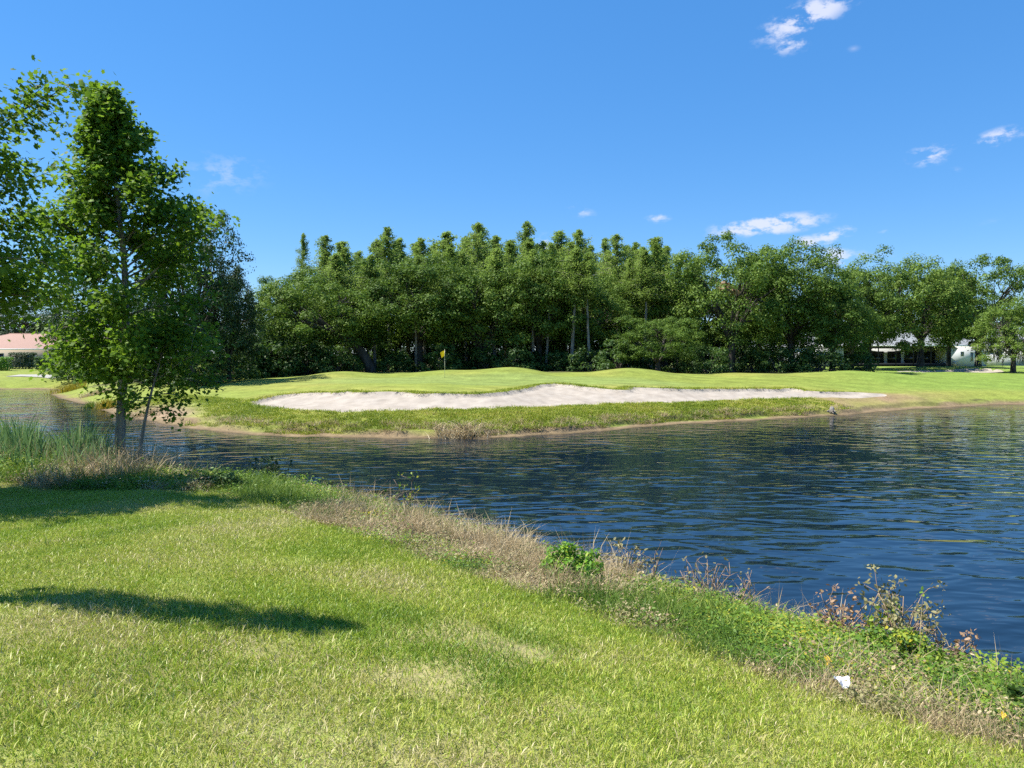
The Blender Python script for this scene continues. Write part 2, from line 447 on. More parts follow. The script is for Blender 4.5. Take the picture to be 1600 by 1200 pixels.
GZ += np.where(inb, .05 * snoise(GXf, GYf, 1.6, 21) * sstep(.2, 1.2, -SDB[0]) + .02 * snoise(GXf, GYf, 5.5, 22) * sstep(0, .5, -SDB[0]), 0)

# ground cover colours (mostly what grows or lies there)
C = np.zeros((len(GXf), 3)); C[:] = (.185, .222, .042)
n_a, n_b, n_c = snoise(GXf, GYf, .35, 31), snoise(GXf, GYf, 1.1, 32), snoise(GXf, GYf, 2.7, 33)


def lay(maskv, col):
    global C
    m = np.clip(maskv, 0, 1)[:, None]; C = C * (1 - m) + np.array(col) * m


far = dF < dN
lay(far * sstep(.0, .9, n_a) * .7, (.245, .235, .055))                                  # drier rough
lay(far * (1 - sstep(.6, 3.2, SDB[0] + .5 * n_b)) * (SDB[0] > 0) * .6, (.25, .245, .055))     # fringe of the bunker
gr = sstep(.7, .0, ((GXf + 1) / 16) ** 2 + ((GYf - 56) / 6.5) ** 2 - .45)
lay(far * gr * .8, (.175, .225, .060))                                                     # putting green
lay(far * sstep(20, 34, GXf) * sstep(2, 6, dF) * .8, (.150, .225, .040))                    # fairway to the right
lay(far * sstep(-12, -20, GXf) * .6 * sstep(1, 3, dF), (.185, .225, .045))
bands = np.sin((GXf * .35 + GYf * .94) * 2.1)
C *= (1 + .05 * np.sign(bands) * sstep(0, .4, np.abs(bands)) * (far & (dF > 6)))[:, None]
dirt = np.exp(-((GXf - 24.5) / 5.5) ** 2 - ((dF - 2.2) / 1.9) ** 2) * 1.1
lay(far * dirt * (.75 + .35 * n_b), (.27, .185, .105))
d2 = np.exp(-((GXf + 19) / 4.5) ** 2 - ((dF - 1.0) / 1.4) ** 2) * 1.1
lay(far * d2 * (.8 + .4 * n_b), (.24, .175, .11))
lay(far * (1 - sstep(.5, .95, dF + .28 * n_b)), (.205, .150, .085))                        # bare shore strip
lay(far * (1 - sstep(.10, .30, dF + .06 * n_c)), (.13, .095, .05))                          # wet edge
lay(far * (np.abs(dF - .85 - .25 * n_b) < .2) * sstep(.1, .7, n_b + .3 * n_c) * .8 * (GXf > -16), (.06, .05, .03))
lay((~far) * 1.0, (.24, .27, .070))                                                       # thatch under the near lawn
lay((~far) * sstep(.25, 1.1, n_b) * .7, (.26, .215, .11))
dry_g = snoise(GXf, GYf, 1.7, 53) + .8 * snoise(GXf, GYf, 5, 54) + .35 * sstep(8, 4, np.hypot(GXf + 2.2, GYf - 7))
lay((~far) * sstep(.8, 1.5, dry_g) * .85, (.30, .26, .12))
lay(WEED * .9, (.105, .085, .042))
lay(INP * 1.0, (.035, .033, .022))
lay(far * sstep(70, 74, GYf) * (GXf > -40) * (1 - sstep(25, 40, GXf)) * .8, (.06, .06, .03))      # darker ground under the wood

nx, ny = len(gx), len(gy)
ii, jj = np.meshgrid(np.arange(nx - 1), np.arange(ny - 1)); q = (jj * nx + ii).ravel()
QF = np.stack([q, q + 1, q + nx + 1, q + nx], -1)
V3 = np.stack([GXf, GYf, GZ], -1)
fb = [sd[QF].mean(1) < 0 for sd in SDB]


def ground_material():
    m, N, L = mat_new('ground_cover')
    a = N.new('ShaderNodeAttribute'); a.attribute_name = 'cover'
    ge = N.new('ShaderNodeNewGeometry')
    n1 = N.new('ShaderNodeTexNoise'); n1.inputs['Scale'].default_value = 5.0; n1.inputs['Detail'].default_value = 8; n1.inputs['Roughness'].default_value = .7
    L.new(ge.outputs['Position'], n1.inputs['Vector'])
    n2 = N.new('ShaderNodeTexNoise'); n2.inputs['Scale'].default_value = .8; n2.inputs['Detail'].default_value = 7; n2.inputs['Roughness'].default_value = .65
    L.new(ge.outputs['Position'], n2.inputs['Vector'])
    mr = N.new('ShaderNodeMapRange'); mr.inputs['From Min'].default_value = .25; mr.inputs['From Max'].default_value = .75
    mr.inputs['To Min'].default_value = .62; mr.inputs['To Max'].default_value = 1.36; L.new(n1.outputs['Fac'], mr.inputs['Value'])
    mr2 = N.new('ShaderNodeMapRange'); mr2.inputs['From Min'].default_value = .3; mr2.inputs['From Max'].default_value = .7
    mr2.inputs['To Min'].default_value = .74; mr2.inputs['To Max'].default_value = 1.22; L.new(n2.outputs['Fac'], mr2.inputs['Value'])
    mm = N.new('ShaderNodeMath'); mm.operation = 'MULTIPLY'; L.new(mr.outputs[0], mm.inputs[0]); L.new(mr2.outputs[0], mm.inputs[1])
    vm = N.new('ShaderNodeVectorMath'); vm.operation = 'SCALE'; L.new(a.outputs['Color'], vm.inputs[0]); L.new(mm.outputs[0], vm.inputs['Scale'])
    p = N.new('ShaderNodeBsdfPrincipled'); p.inputs['Roughness'].default_value = .95; p.inputs['Specular IOR Level'].default_value = .12
    L.new(vm.outputs[0], p.inputs['Base Color'])
    b = N.new('ShaderNodeBump'); b.inputs['Strength'].default_value = .55; b.inputs['Distance'].default_value = .06
    L.new(n1.outputs['Fac'], b.inputs['Height']); L.new(b.outputs[0], p.inputs['Normal'])
    o = N.new('ShaderNodeOutputMaterial'); L.new(p.outputs[0], o.inputs[0])
    return m


M['ground'] = ground_material()


def sub_sheet(name, faces, mat, color=None):
    used, inv = np.unique(faces.ravel(), return_inverse=True)
    return build(name, V3[used], [inv.reshape(-1, 4)], mat, smooth=True, color=None if color is None else color[used])


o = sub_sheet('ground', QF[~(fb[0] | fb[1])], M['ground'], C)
tag(o, 'grassy ground of the golf course and the mown near bank', kind='structure')
tag(sub_sheet('sand_bunker', QF[fb[0]], M['sand']), 'long pale sand bunker along the front of the green', kind='structure')
tag(sub_sheet('sand_bunker', QF[fb[1]], M['sand']), 'small far sand bunker in front of the grey roofed house', kind='structure')


# ------------------------------------------------------------------ pond
def water_material():
    m, N, L = mat_new('pond_water')
    ge = N.new('ShaderNodeNewGeometry')
    def nz(scale, rot, stretch, detail, dist=0.0):
        mp = N.new('ShaderNodeMapping'); mp.inputs['Rotation'].default_value = (0, 0, rot); mp.inputs['Scale'].default_value = stretch
        L.new(ge.outputs['Position'], mp.inputs[0])
        t = N.new('ShaderNodeTexNoise'); t.inputs['Scale'].default_value = scale; t.inputs['Detail'].default_value = detail
        t.inputs['Roughness'].default_value = .45; t.inputs['Distortion'].default_value = dist
        L.new(mp.outputs[0], t.inputs['Vector']); return t.outputs['Fac']
    a = nz(1.8, math.radians(-26), (.5, 1.0, 1), 1.2, .5)
    b = nz(3.9, math.radians(24), (.5, 1.0, 1), 1.2, .4)
    c = nz(.22, math.radians(10), (1, 1, 1), 2.0)
    def ma(op, x, y):
        n = N.new('ShaderNodeMath'); n.operation = op
        for i, s in enumerate((x, y)):
            if isinstance(s, (int, float)):
                n.inputs[i].default_value = s
            else:
                L.new(s, n.inputs[i])
        return n.outputs[0]
    mr = N.new('ShaderNodeMapRange'); mr.inputs['From Min'].default_value = .35; mr.inputs['From Max'].default_value = .65
    mr.inputs['To Min'].default_value = .45; mr.inputs['To Max'].default_value = 1.3; L.new(c, mr.inputs['Value'])
    h = ma('MULTIPLY', ma('ADD', ma('MULTIPLY', a, 1.0), ma('MULTIPLY', b, .26)), mr.outputs[0])
    bp = N.new('ShaderNodeBump'); bp.inputs['Strength'].default_value = 1.0; bp.inputs['Distance'].default_value = .045
    L.new(h, bp.inputs['Height'])
    p = N.new('ShaderNodeBsdfPrincipled'); p.inputs['Base Color'].default_value = (.005, .013, .023, 1)
    p.inputs['Roughness'].default_value = .03; p.inputs['IOR'].default_value = 1.333
    L.new(bp.outputs[0], p.inputs['Normal'])
    o = N.new('ShaderNodeOutputMaterial'); L.new(p.outputs[0], o.inputs[0])
    return m


M['water'] = water_material()
wx = np.linspace(-135, 105, 25); wy = np.linspace(-25, 92, 13)
WX, WY = np.meshgrid(wx, wy); i2, j2 = np.meshgrid(np.arange(24), np.arange(12)); q2 = (j2 * 25 + i2).ravel()
tag(build('pond_water', np.stack([WX.ravel(), WY.ravel(), np.zeros(WX.size)], -1), [np.stack([q2, q2 + 1, q2 + 26, q2 + 25], -1)], M['water']),
    'dark rippled pond water reflecting trees and sky', kind='structure')


# ------------------------------------------------------------------ leaves and branches
def unit(v):
    return v / (np.linalg.norm(v, axis=-1, keepdims=True) + 1e-9)


DIAMOND = (np.array([(0, 0), (.34, .45), (0, 1), (-.34, .45)]), [(0, 1, 2, 3)])
MAPLE = (np.array([(0, 0), (.42, .10), (.34, .38), (.52, .62), (.16, .66), (0, 1.0), (-.16, .66), (-.52, .62), (-.34, .38), (-.42, .10)]),
         [(0, 1, 2, 8, 9), (2, 3, 4, 6, 7, 8), (4, 5, 6)])
OVAL = (np.array([(0, 0), (.22, .25), (.22, .65), (0, 1), (-.22, .65), (-.22, .25)]), [(0, 1, 2, 3), (0, 3, 4, 5)])


def leaves(g, rng, P, N, size, tint, shape=DIAMOND, cup=.12, D=None):
    n = len(P); N = unit(N)
    D = rng.normal(size=(n, 3)) if D is None else D
    D = unit(D - (D * N).sum(1, keepdims=True) * N); Sd = np.cross(D, N)
    T, faces = shape; size = np.broadcast_to(size, (n,))
    V = P[:, None] + size[:, None, None] * (T[None, :, 0, None] * Sd[:, None] + T[None, :, 1, None] * D[:, None] + (np.abs(T[None, :, 0, None]) * cup) * N[:, None])
    k = len(T); base = (np.arange(n) * k)[:, None]
    g.add(V.reshape(-1, 3), [base + np.array(f)[None] for f in faces], np.repeat(np.broadcast_to(tint, (n,)), k))


def clump_leaves(g, rng, centres, radii, per, size, shape=DIAMOND, flat=.92, up=.6, out=.9, tint0=.5, spread=.22, sizevar=.3):
    """Leafy clumps: leaves over and inside flattened blobs, facing out and up."""
    k = len(centres); c = np.repeat(centres, per, 0); r = np.repeat(radii, per)
    d = unit(rng.normal(size=(k * per, 3))); d[:, 2] = np.where(rng.random(k * per) < .3, d[:, 2], np.abs(d[:, 2]) - .12)
    rad = (.35 + .65 * rng.random(k * per) ** .45) * (1 + .22 * np.sin(d[:, 0] * 5 + c[:, 1] * 9) * np.cos(d[:, 1] * 5 + c[:, 0] * 7))
    P = c + d * (r * rad)[:, None] * np.array([1, 1, flat])
    Nn = d * (out * 1.35) + np.array([0, 0, up * .75]) + rng.normal(0, .45, (k * per, 3))
    ct = np.repeat(rng.normal(0, .10, k), per)
    leaves(g, rng, P, Nn, size * (1 + sizevar * rng.normal(size=k * per)).clip(.4, 1.8), np.clip(tint0 + ct + rng.normal(0, spread, k * per), 0, 1), shape)


def bez(a, b, c, n=7):
    t = np.linspace(0, 1, n)[:, None]; return (1 - t) ** 2 * a + 2 * t * (1 - t) * b + t * t * c


def make_oak(seed, H=12.0, R=5.5, lean=(0, 0), fork=.24, nclump=150, per=190, leaf=.185, rt=.36, low=-.80, crown_shift=(0, 0), zc=.57, vs_=.43):
    rng = np.random.default_rng(seed)
    g, w = Geo(), Geo()
    d = unit(rng.normal(size=(nclump * 3, 3))); d = d[d[:, 2] > low][:nclump]; n = len(d)
    lump = 1 + .20 * np.sin(3.1 * d[:, 0] + seed) * np.cos(2.7 * d[:, 1] + seed * 2) + .13 * np.sin(6 * d[:, 2] + 5 * d[:, 0] + seed)
    rad = (.50 + .50 * rng.random(n) ** .6) * lump
    cen = np.array([lean[0] + crown_shift[0], lean[1] + crown_shift[1], H * zc])
    Cc = cen + d * rad[:, None] * np.array([R, R, H * vs_])
    Cc[:, 2] = np.maximum(Cc[:, 2], H * .17)
    rr = R * rng.uniform(.11, .235, n)
    clump_leaves(g, rng, Cc, rr, per, leaf, tint0=.46)
    f = np.array([lean[0] * .75, lean[1] * .75, H * fork])
    tp = bez(np.array([0, 0, -.35]), np.array([lean[0] * .12, lean[1] * .12, H * fork * .6]), f, 8)
    rd = rt * np.array([1.45, 1.12, 1, .96, .92, .9, .88, .85]); w.tube(tp, rd, 10)
    nl = 7
    for i in range(nl):
        th = i * 2 * math.pi / nl + rng.uniform(-.3, .3); ee = cen + np.array([math.cos(th) * R * .55, math.sin(th) * R * .55, H * rng.uniform(-.05, .2)])
        mid = (f + ee) / 2 + np.array([rng.normal(0, .4), rng.normal(0, .4), H * rng.uniform(.0, .08)])
        lp = bez(f + np.array([0, 0, -.3]), mid, ee, 8); w.tube(lp, np.linspace(rt * .62, rt * .16, 8), 7)
        ds = np.linalg.norm(Cc - ee, axis=1)
        for j in np.argsort(ds)[:9:1]:
            s = lp[rng.integers(3, 8)]
            w.tube(bez(s, (s + Cc[j]) / 2 + rng.normal(0, .35, 3), Cc[j], 5), np.linspace(rt * .2, .025, 5), 5)
    return w, g


def make_cypress(seed, H=17.0, Rm=2.3, start=.36, nb=130, per=125, leaf=.18, rt=.24):
    rng = np.random.default_rng(seed); g, w = Geo(), Geo()
    zz = np.linspace(-.3, H * .985, 14); wob_ = np.stack([np.sin(zz * .25 + seed) * .12, np.cos(zz * .2 + seed) * .12, zz], -1)
    w.tube(wob_, np.interp(zz, [-.3, .6, H * .5, H], [rt * 1.5, rt, rt * .6, .03]), 8)
    for i in range(nb):
        t = start + (1 - start) * (i + rng.random()) / nb; z = t * H; th = rng.uniform(0, 6.283)
        ln = (Rm * (1 - (t - start) / (1 - start)) ** .70 + .08) * rng.uniform(.25, 1.2)
        if rng.random() < .12:
            ln *= 1.3
        e = np.array([math.cos(th) * ln, math.sin(th) * ln, z + ln * rng.uniform(.0, .5)]); s = np.array([0, 0, z])
        p = bez(s, (s + e) / 2 + np.array([0, 0, .12 * ln]), e, 5); w.tube(p, np.linspace(.045, .012, 5), 4)
        m = int(per * (.5 + .5 * ln / Rm)); tt = rng.random(m) ** .7
        q_ = s + (e - s) * tt[:, None] + rng.normal(0, 1, (m, 3)) * np.array([.38, .38, .34]) * (0.25 + .8 * ln / Rm)
        leaves(g, rng, q_, rng.normal(0, .7, (m, 3)) + np.array([0, 0, .8]), leaf * rng.uniform(.6, 1.4, m), np.clip(.5 + rng.normal(0, .1) + rng.normal(0, .2, m), 0, 1))
    return w, g


def make_shrub(seed, H=2.2, R=1.6, nclump=34, per=90, leaf=.15, shape=DIAMOND):
    rng = np.random.default_rng(seed); g, w = Geo(), Geo()
    d = unit(rng.normal(size=(nclump * 3, 3))); d = d[d[:, 2] > -.1][:nclump]
    Cc = d * (.45 + .55 * rng.random(len(d)) ** .5)[:, None] * np.array([R, R, H * .82]) + np.array([0, 0, H * .10])
    clump_leaves(g, rng, Cc, R * rng.uniform(.18, .34, len(d)), per, leaf, shape=shape)
    for j in range(0, len(Cc), 2):
        s = np.array([rng.normal(0, .12), rng.normal(0, .12), -.15]); w.tube(bez(s, np.array([Cc[j, 0] * .3, Cc[j, 1] * .3, Cc[j, 2] * .6]), Cc[j], 5), np.linspace(.035, .008, 5), 5)
    return w, g


def meshes(pair, wood, leaf):
    w, g = pair; a = w.mesh('trunk', True); a.materials.append(wood); b = g.mesh('crown'); b.materials.append(leaf)
    return a, b


def plant(name, loc, ms, label, cat, group=None, rz=0, sc=(1, 1, 1), names=('trunk', 'crown')):
    t = thing(name, loc, label, cat, group, rz, sc)
    child(names[0], ms[0], t); child(names[1], ms[1], t)
    return t


OAKS = [meshes(make_oak(100 + i, nclump=[185, 200, 180, 195, 185][i], fork=[.22, .28, .2, .25, .3][i]), M['oak_bark'], M['oak_leaf']) for i in range(5)]
OPEN = [meshes(make_oak(140 + i, nclump=165, per=180, R=5.2, leaf=.185, low=-.85, zc=.55), M['oak_bark'], M['oak_leaf']) for i in range(2)]
LEAN = meshes(make_oak(160, H=11, R=6.0, lean=(-4.2, -.4), fork=.42, nclump=190, rt=.46, crown_shift=(-.8, 0)), M['oak_bark'], M['oak_leaf'])
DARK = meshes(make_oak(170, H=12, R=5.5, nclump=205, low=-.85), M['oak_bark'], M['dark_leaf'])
CYP = [meshes(make_cypress(200 + i, Rm=[3.4, 4.0, 3.7, 2.5][i], start=[.40, .34, .45, .60][i]), M['grey_bark'], M['cypress_leaf']) for i in range(4)]
SHR = [meshes(make_shrub(300 + i, H=[2.2, 2.6, 1.9][i], R=[1.7, 1.5, 2.0][i]), M['bark'], M['shrub_leaf']) for i in range(3)]

rP = np.random.default_rng(77)


def top_scale(u, vtop, D, hw, H0=12.0, R0=5.5):
    x = (u - 800) / FPX * D; zg = hz(x, D); Ht = EYE + (HZ - vtop) / FPX * D - zg
    R = hw / FPX * D
    return (x, D, zg - .05), (R / R0 * 1.05, R / R0 * 1.05, Ht / H0 * .985)


FRONT = [  # u, top row, half width px, distance, mesh, label
    (448, 432, 52, 80, OAKS[0], 'oak at the left end of the wood, its foliage reaching down to the shrubs'),
    (655, 398, 92, 79, OAKS[1], 'broad oak behind the yellow flag with a thick straight dark trunk'),
    (752, 408, 82, 80, OAKS[2], 'dense oak just right of the yellow flag in the wood edge'),
    (842, 402, 78, 81, OAKS[3], 'dense oak above the highest point of the bunker sand'),
    (918, 424, 70, 82, OAKS[4], 'oak in the wood edge between the bunker peak and the low oak'),
    (1028, 492, 58, 73, OAKS[2], 'low spreading oak standing forward of the wood, left of the tallest oak'),
    (1040, 432, 60, 86, OAKS[0], 'oak rising directly behind the low spreading oak'),
    (1143, 362, 88, 79, OPEN[0], 'tallest oak of the wood edge with a brown dead cluster in its crown'),
    (1236, 384, 82, 80, OAKS[3], 'tall oak with a forked dark trunk just left of the grey roofed house'),
    (1300, 446, 62, 79, OAKS[4], 'smaller oak in front of the left end of the grey roofed house'),
    (1330, 418, 58, 90, OAKS[2], 'oak standing between the smaller oak and the one over the house middle'),
    (1482, 420, 52, 102, OAKS[3], 'oak in front of the porch end of the grey roofed house, between two taller oaks'),
    (1356, 400, 80, 93, OPEN[1], 'oak rising over the middle of the grey roofed house'),
    (1438, 408, 76, 96, OAKS[1], 'oak in front of the porch of the grey roofed house'),
    (1528, 394, 70, 98, OPEN[0], 'tall open oak beside the white end wall of the grey roofed house'),
    (1583, 466, 58, 82, OPEN[1], 'oak hung with grey moss standing alone near the right edge')]
front = []
for i, (u, vt, hw, D, ms, lab) in enumerate(FRONT):
    loc, sc = top_scale(u, vt, D, hw)
    front.append(plant('oak_tree', loc, ms, lab, 'tree', 'oaks along the edge of the wood', rz=i * 1.31, sc=sc))
loc, sc = top_scale(582, 428, 76, 100, 11.0, 6.0)
plant('oak_tree', loc, LEAN, 'oak with a thick trunk curving to the left beside the shrubs', 'tree', 'oaks along the edge of the wood', 0, sc)
# brown cluster and hanging moss as parts of their oaks
g = Geo(); rg = np.random.default_rng(4)
clump_leaves(g, rg, np.array([[-1.9, -4.2, 7.0], [-1.3, -4.4, 6.6]]), np.array([.55, .4]), 60, .28)
o = g.obj('dead_leaf_cluster', M['dead_leaf'], front[7]); o.rotation_euler[2] = -7 * 1.31; o['label'] = 'brown dead leaf cluster'
g = Geo()
for k in range(90):
    a, rr_ = rg.uniform(0, 6.28), rg.uniform(.3, 1) * 4.9
    p = np.array([math.cos(a) * rr_, math.sin(a) * rr_, rg.uniform(2.4, 6.0)])
    for s in range(4):
        b = p + rg.normal(0, .15, 3); ln = rg.uniform(.5, 1.6)
        pts = np.stack([b + np.array([rg.normal(0, .05), rg.normal(0, .05), -ln * t]) for t in np.linspace(0, 1, 4)])
        g.tube(pts, [.05, .06, .04, .01], 3, rg.random())
tag(g.obj('hanging_moss', M['moss'], front[15]), kind='stuff')

for k, (u, vt, hw, D) in enumerate([(480, 455, 60, 90), (560, 420, 70, 92), (620, 418, 75, 95), (700, 415, 75, 93), (790, 418, 75, 95), (870, 415, 75, 94), (960, 425, 70, 93), (1000, 430, 70, 96), (1095, 425, 70, 93), (1185, 420, 65, 95)]):
    loc, sc = top_scale(u, vt, D, hw)
    plant('oak_tree', loc, OAKS[(k * 2 + 1) % 5], 'oak in the shade deep inside the wood behind the front row', 'tree', 'oaks deep inside the wood', rz=k * 2.1, sc=sc)

CY = [(465, 367, .55), (500, 371, .9), (522, 388, .9), (548, 378, 1), (577, 376, 1), (607, 360, 1.1), (640, 373, 1), (668, 366, 1), (692, 365, 1.1), (716, 368, 1), (745, 352, .9), (763, 353, .9), (786, 374, 1),
      (812, 350, 1.1), (836, 374, 1), (860, 375, .9), (882, 362, 1), (905, 359, .9), (940, 366, .9), (962, 368, .9), (992, 374, 1), (1015, 374, 1), (1040, 384, 1), (1078, 398, 1),
      (533, 400, 1), (590, 395, 1), (655, 392, 1), (704, 388, 1), (730, 388, 1), (776, 390, 1), (824, 388, 1), (850, 395, 1), (895, 390, 1), (925, 392, 1), (975, 395, 1), (1005, 392, 1)]
FILL = [(510, 392), (535, 384), (562, 386), (590, 374), (622, 378), (653, 380), (680, 378), (704, 376), (728, 372), (754, 372), (774, 370), (798, 372), (824, 368), (848, 376), (870, 376), (893, 378), (922, 380), (950, 384), (978, 382), (1003, 380), (1028, 384), (1058, 394)]
ORD = 'first second third fourth fifth sixth seventh eighth ninth tenth eleventh twelfth thirteenth fourteenth fifteenth sixteenth seventeenth eighteenth nineteenth twentieth twenty-first twenty-second twenty-third twenty-fourth'.split()
for k, (u, vt, wsc) in enumerate(CY):
    D = 84 + (k * 7.3) % 17 if k < 24 else 80 + (k * 5.1) % 9
    if k == 0:
        D = 84
    if k >= 24:
        D = 77 + (k * 5.1) % 6
    wsc = wsc * (.85 + .55 * ((k * .618) % 1)) if k else wsc
    vt += 0 if k in (0, 1, 5, 10, 11, 13, 16, 17) else 12 * ((k * .381) % 1) - 2; u += 0 if k == 0 else 14 * ((k * .733) % 1) - 7
    x = (u - 800) / FPX * D; zg = hz(x, D); Ht = EYE + (HZ - vt) / FPX * D - zg
    lab = 'lone slender cypress top standing clear of the wood, leftmost of the cypresses' if k == 0 else (
        'feathery light green cypress rising behind the oaks, %s treetop from the left along the skyline' % ORD[k] if k < 24 else
        'cypress with bare pale trunk before the oaks, %s such trunk from the left' % ORD[k - 24])
    tcy = plant('cypress_tree', (x, D, zg - .05), CYP[k % 3 if k < 24 else 3], lab, 'tree', 'cypresses in the wood', rz=k * 1.7, sc=(wsc * Ht / 17, wsc * Ht / 17, Ht / 17))
    tcy.rotation_euler[0] = .05 * math.sin(k * 2.3); tcy.rotation_euler[1] = .05 * math.cos(k * 3.1)

for k, (u, vt) in enumerate(FILL):
    D = 90 + (k * 6.7) % 14; x = (u - 800) / FPX * D; zg = hz(x, D); Ht = EYE + (HZ - vt - 10 * ((k * .41) % 1)) / FPX * D - zg; ws_ = .9 + .5 * ((k * .77) % 1)
    plant('cypress_tree', (x, D, zg - .05), CYP[(k + 1) % 3], 'light green cypress half hidden in the canopy between the taller cypress tops', 'tree', 'half hidden cypresses in the canopy', k * 2.2, (ws_ * Ht / 17, ws_ * Ht / 17, Ht / 17))

# shrubs along the foot of the wood
for k in range(34):
    u = [415, 432, 455, 478, 500, 523, 545, 600, 622, 668, 690, 712, 735, 758, 780, 803, 826, 850, 874, 897, 920, 943, 966, 985, 1008, 1060, 1082, 1105, 1175, 1195, 1215, 1262, 1280, 1340][k]
    D = 74 + (k * 3.7) % 9 if k > 6 else 72 + (k * 2.3) % 5
    x = (u - 800) / FPX * D; s = [1.25, .95, 1.4, 1.1, .8][k % 5] * (1.5 if k < 5 else 1)
    plant('shrub', (x, D, hz(x, D) - .05), SHR[k % 3], 'leafy green shrub in the undergrowth along the foot of the wood', 'shrub', 'undergrowth shrubs along the foot of the wood', rz=k * .9, sc=(s, s, s), names=('stem', 'foliage'))

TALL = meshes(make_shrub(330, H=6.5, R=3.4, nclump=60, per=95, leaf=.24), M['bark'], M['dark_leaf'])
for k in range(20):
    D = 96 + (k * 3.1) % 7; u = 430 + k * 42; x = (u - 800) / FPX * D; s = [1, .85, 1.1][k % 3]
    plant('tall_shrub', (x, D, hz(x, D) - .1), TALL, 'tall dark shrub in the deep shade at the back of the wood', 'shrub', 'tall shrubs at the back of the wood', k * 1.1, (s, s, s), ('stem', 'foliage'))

# the left bank: dark oaks and hedging beyond the water
for (u, vt, hw, D, rz, lab) in [(300, 350, 76, 60, .4, 'tall dark oak behind the slim tree, across the water'), (358, 424, 46, 63, 2.0, 'lower dark oak right of the tall dark oak, at its foot the shrubs'),
                                (170, 450, 80, 92, 4.1, 'dark oak far behind the slim tree trunk, near the tile roofed house'), (36, 465, 70, 142, 1.1, 'dark oak rising behind the pink tile roof')]:
    loc, sc = top_scale(u, vt, D, hw)
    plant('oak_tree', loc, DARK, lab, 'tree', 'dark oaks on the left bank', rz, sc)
for k, (u, D, s) in enumerate([(385, 70, 2.0), (408, 74, 2.0), (425, 72, 1.7), (362, 66, 1.4), (330, 62, 1.3), (300, 61, 1.2), (265, 64, 1.3), (230, 70, 1.3), (200, 78, 1.4), (165, 84, 1.5), (135, 88, 1.5), (108, 92, 1.3)]):
    x = (u - 800) / FPX * D
    plant('shrub', (x, D, hz(x, D) - .05), SHR[(k + 1) % 3], 'rounded shrub in the dense row at the left of the green', 'shrub', 'shrub row left of the green', k * 1.3, (s, s, s), ('stem', 'foliage'))

# far-off wood closing the view
rng = np.random.default_rng(12); g = Geo()
th = rng.uniform(-1.25, 1.25, 1500); dd = rng.uniform(190, 240, 1500)
hh = rng.random(1500) * (9 + 3.5 * np.sin(th * 23) + 2 * np.sin(th * 61))
clump_leaves(g, rng, np.stack([np.sin(th) * dd, np.cos(th) * dd, 2.5 + hh], -1), rng.uniform(1.6, 3.2, 1500), 45, .85)
tag(g.obj('distant_wood', M['dark_leaf']), 'distant dark tree line closing the view behind the houses', 'trees', kind='stuff')


# ------------------------------------------------------------------ near trees on the left bank
def make_gum(seed, H=10.0, R=2.6, start=.17, nb=62, leaf=.108, rt=.125, skew=None, nleaf=62, sub=6, topw=.25, droop=.25):
    rng = np.random.default_rng(seed); g, w = Geo(), Geo()
    zz = np.linspace(-.4, H, 20)
    off = lambda z: np.stack([.10 * np.sin(z * .7 + seed) + .02 * z * np.sin(seed), .10 * np.cos(z * .6 + seed * 2) - .1, z], -1)
    w.tube(off(zz), np.interp(zz, [-.4, .0, .5, H * .5, H], [rt * 1.7, rt * 1.25, rt, rt * .62, .012]), 10)
    for i in range(nb):
        t = start + (1 - start) * (i + rng.random()) / nb; z = t * H; th = i * 2.399 + rng.normal(0, .35)
        f = (t - start) / (1 - start)
        prof = np.interp(f, [0, .12, .40, .55, .72, .88, 1], [.75, 1.0, .92, .66, .42, .22, topw * .25])
        ln = R * prof * rng.uniform(.62, 1.15)
        if skew is not None:
            ln *= 1 + skew[0] * math.cos(th - skew[1])
        s = off(np.array([z]))[0]; rise = rng.uniform(.15, .7) * (1 if f > .25 else .25)
        e = s + np.array([math.cos(th) * ln, math.sin(th) * ln, ln * rise - (droop * ln if f < .2 else 0)])
        p = bez(s, (s + e) / 2 + np.array([0, 0, .15 * ln]), e, 6); w.tube(p, np.linspace(max(.012, rt * .28 * (1 - f * .6)), .006, 6), 5)
        for j in range(sub):
            tt = .3 + .7 * (j + rng.random()) / sub; a = s + (e - s) * tt + np.array([0, 0, .15 * ln * 2 * tt * (1 - tt)])
            dirv = unit((e - s) + rng.normal(0, .7, 3) * ln); l2 = (.22 + .2 * ln) * rng.uniform(.5, 1.2) * (1.15 - .3 * tt)
            b = a + dirv * l2; w.tube(np.stack([a, (a + b) / 2 + rng.normal(0, .03, 3), b]), [.007, .005, .003], 4)
            m = int(nleaf * rng.uniform(.6, 1.3)); u_ = rng.random(m)
            P = a + (b - a) * u_[:, None] + rng.normal(0, 1, (m, 3)) * np.array([.17, .17, .13]) * (.7 + .5 * prof)
            Nn = rng.normal(0, .6, (m, 3)) + np.array([0, 0, .75]) + .35 * unit(P - s)
            leaves(g, rng, P, Nn, leaf * rng.uniform(.65, 1.25, m), np.clip(.45 + rng.normal(0, .1) + rng.normal(0, .2, m), 0, 1), MAPLE, .2, rng.normal(0, .6, (m, 3)) + np.array([0, 0, -.5]) + .5 * unit(P - s))
    return w, g


def base_at(u, D):
    x = (u - 800) / FPX * D; return np.array([x, D, hz(x, D)])


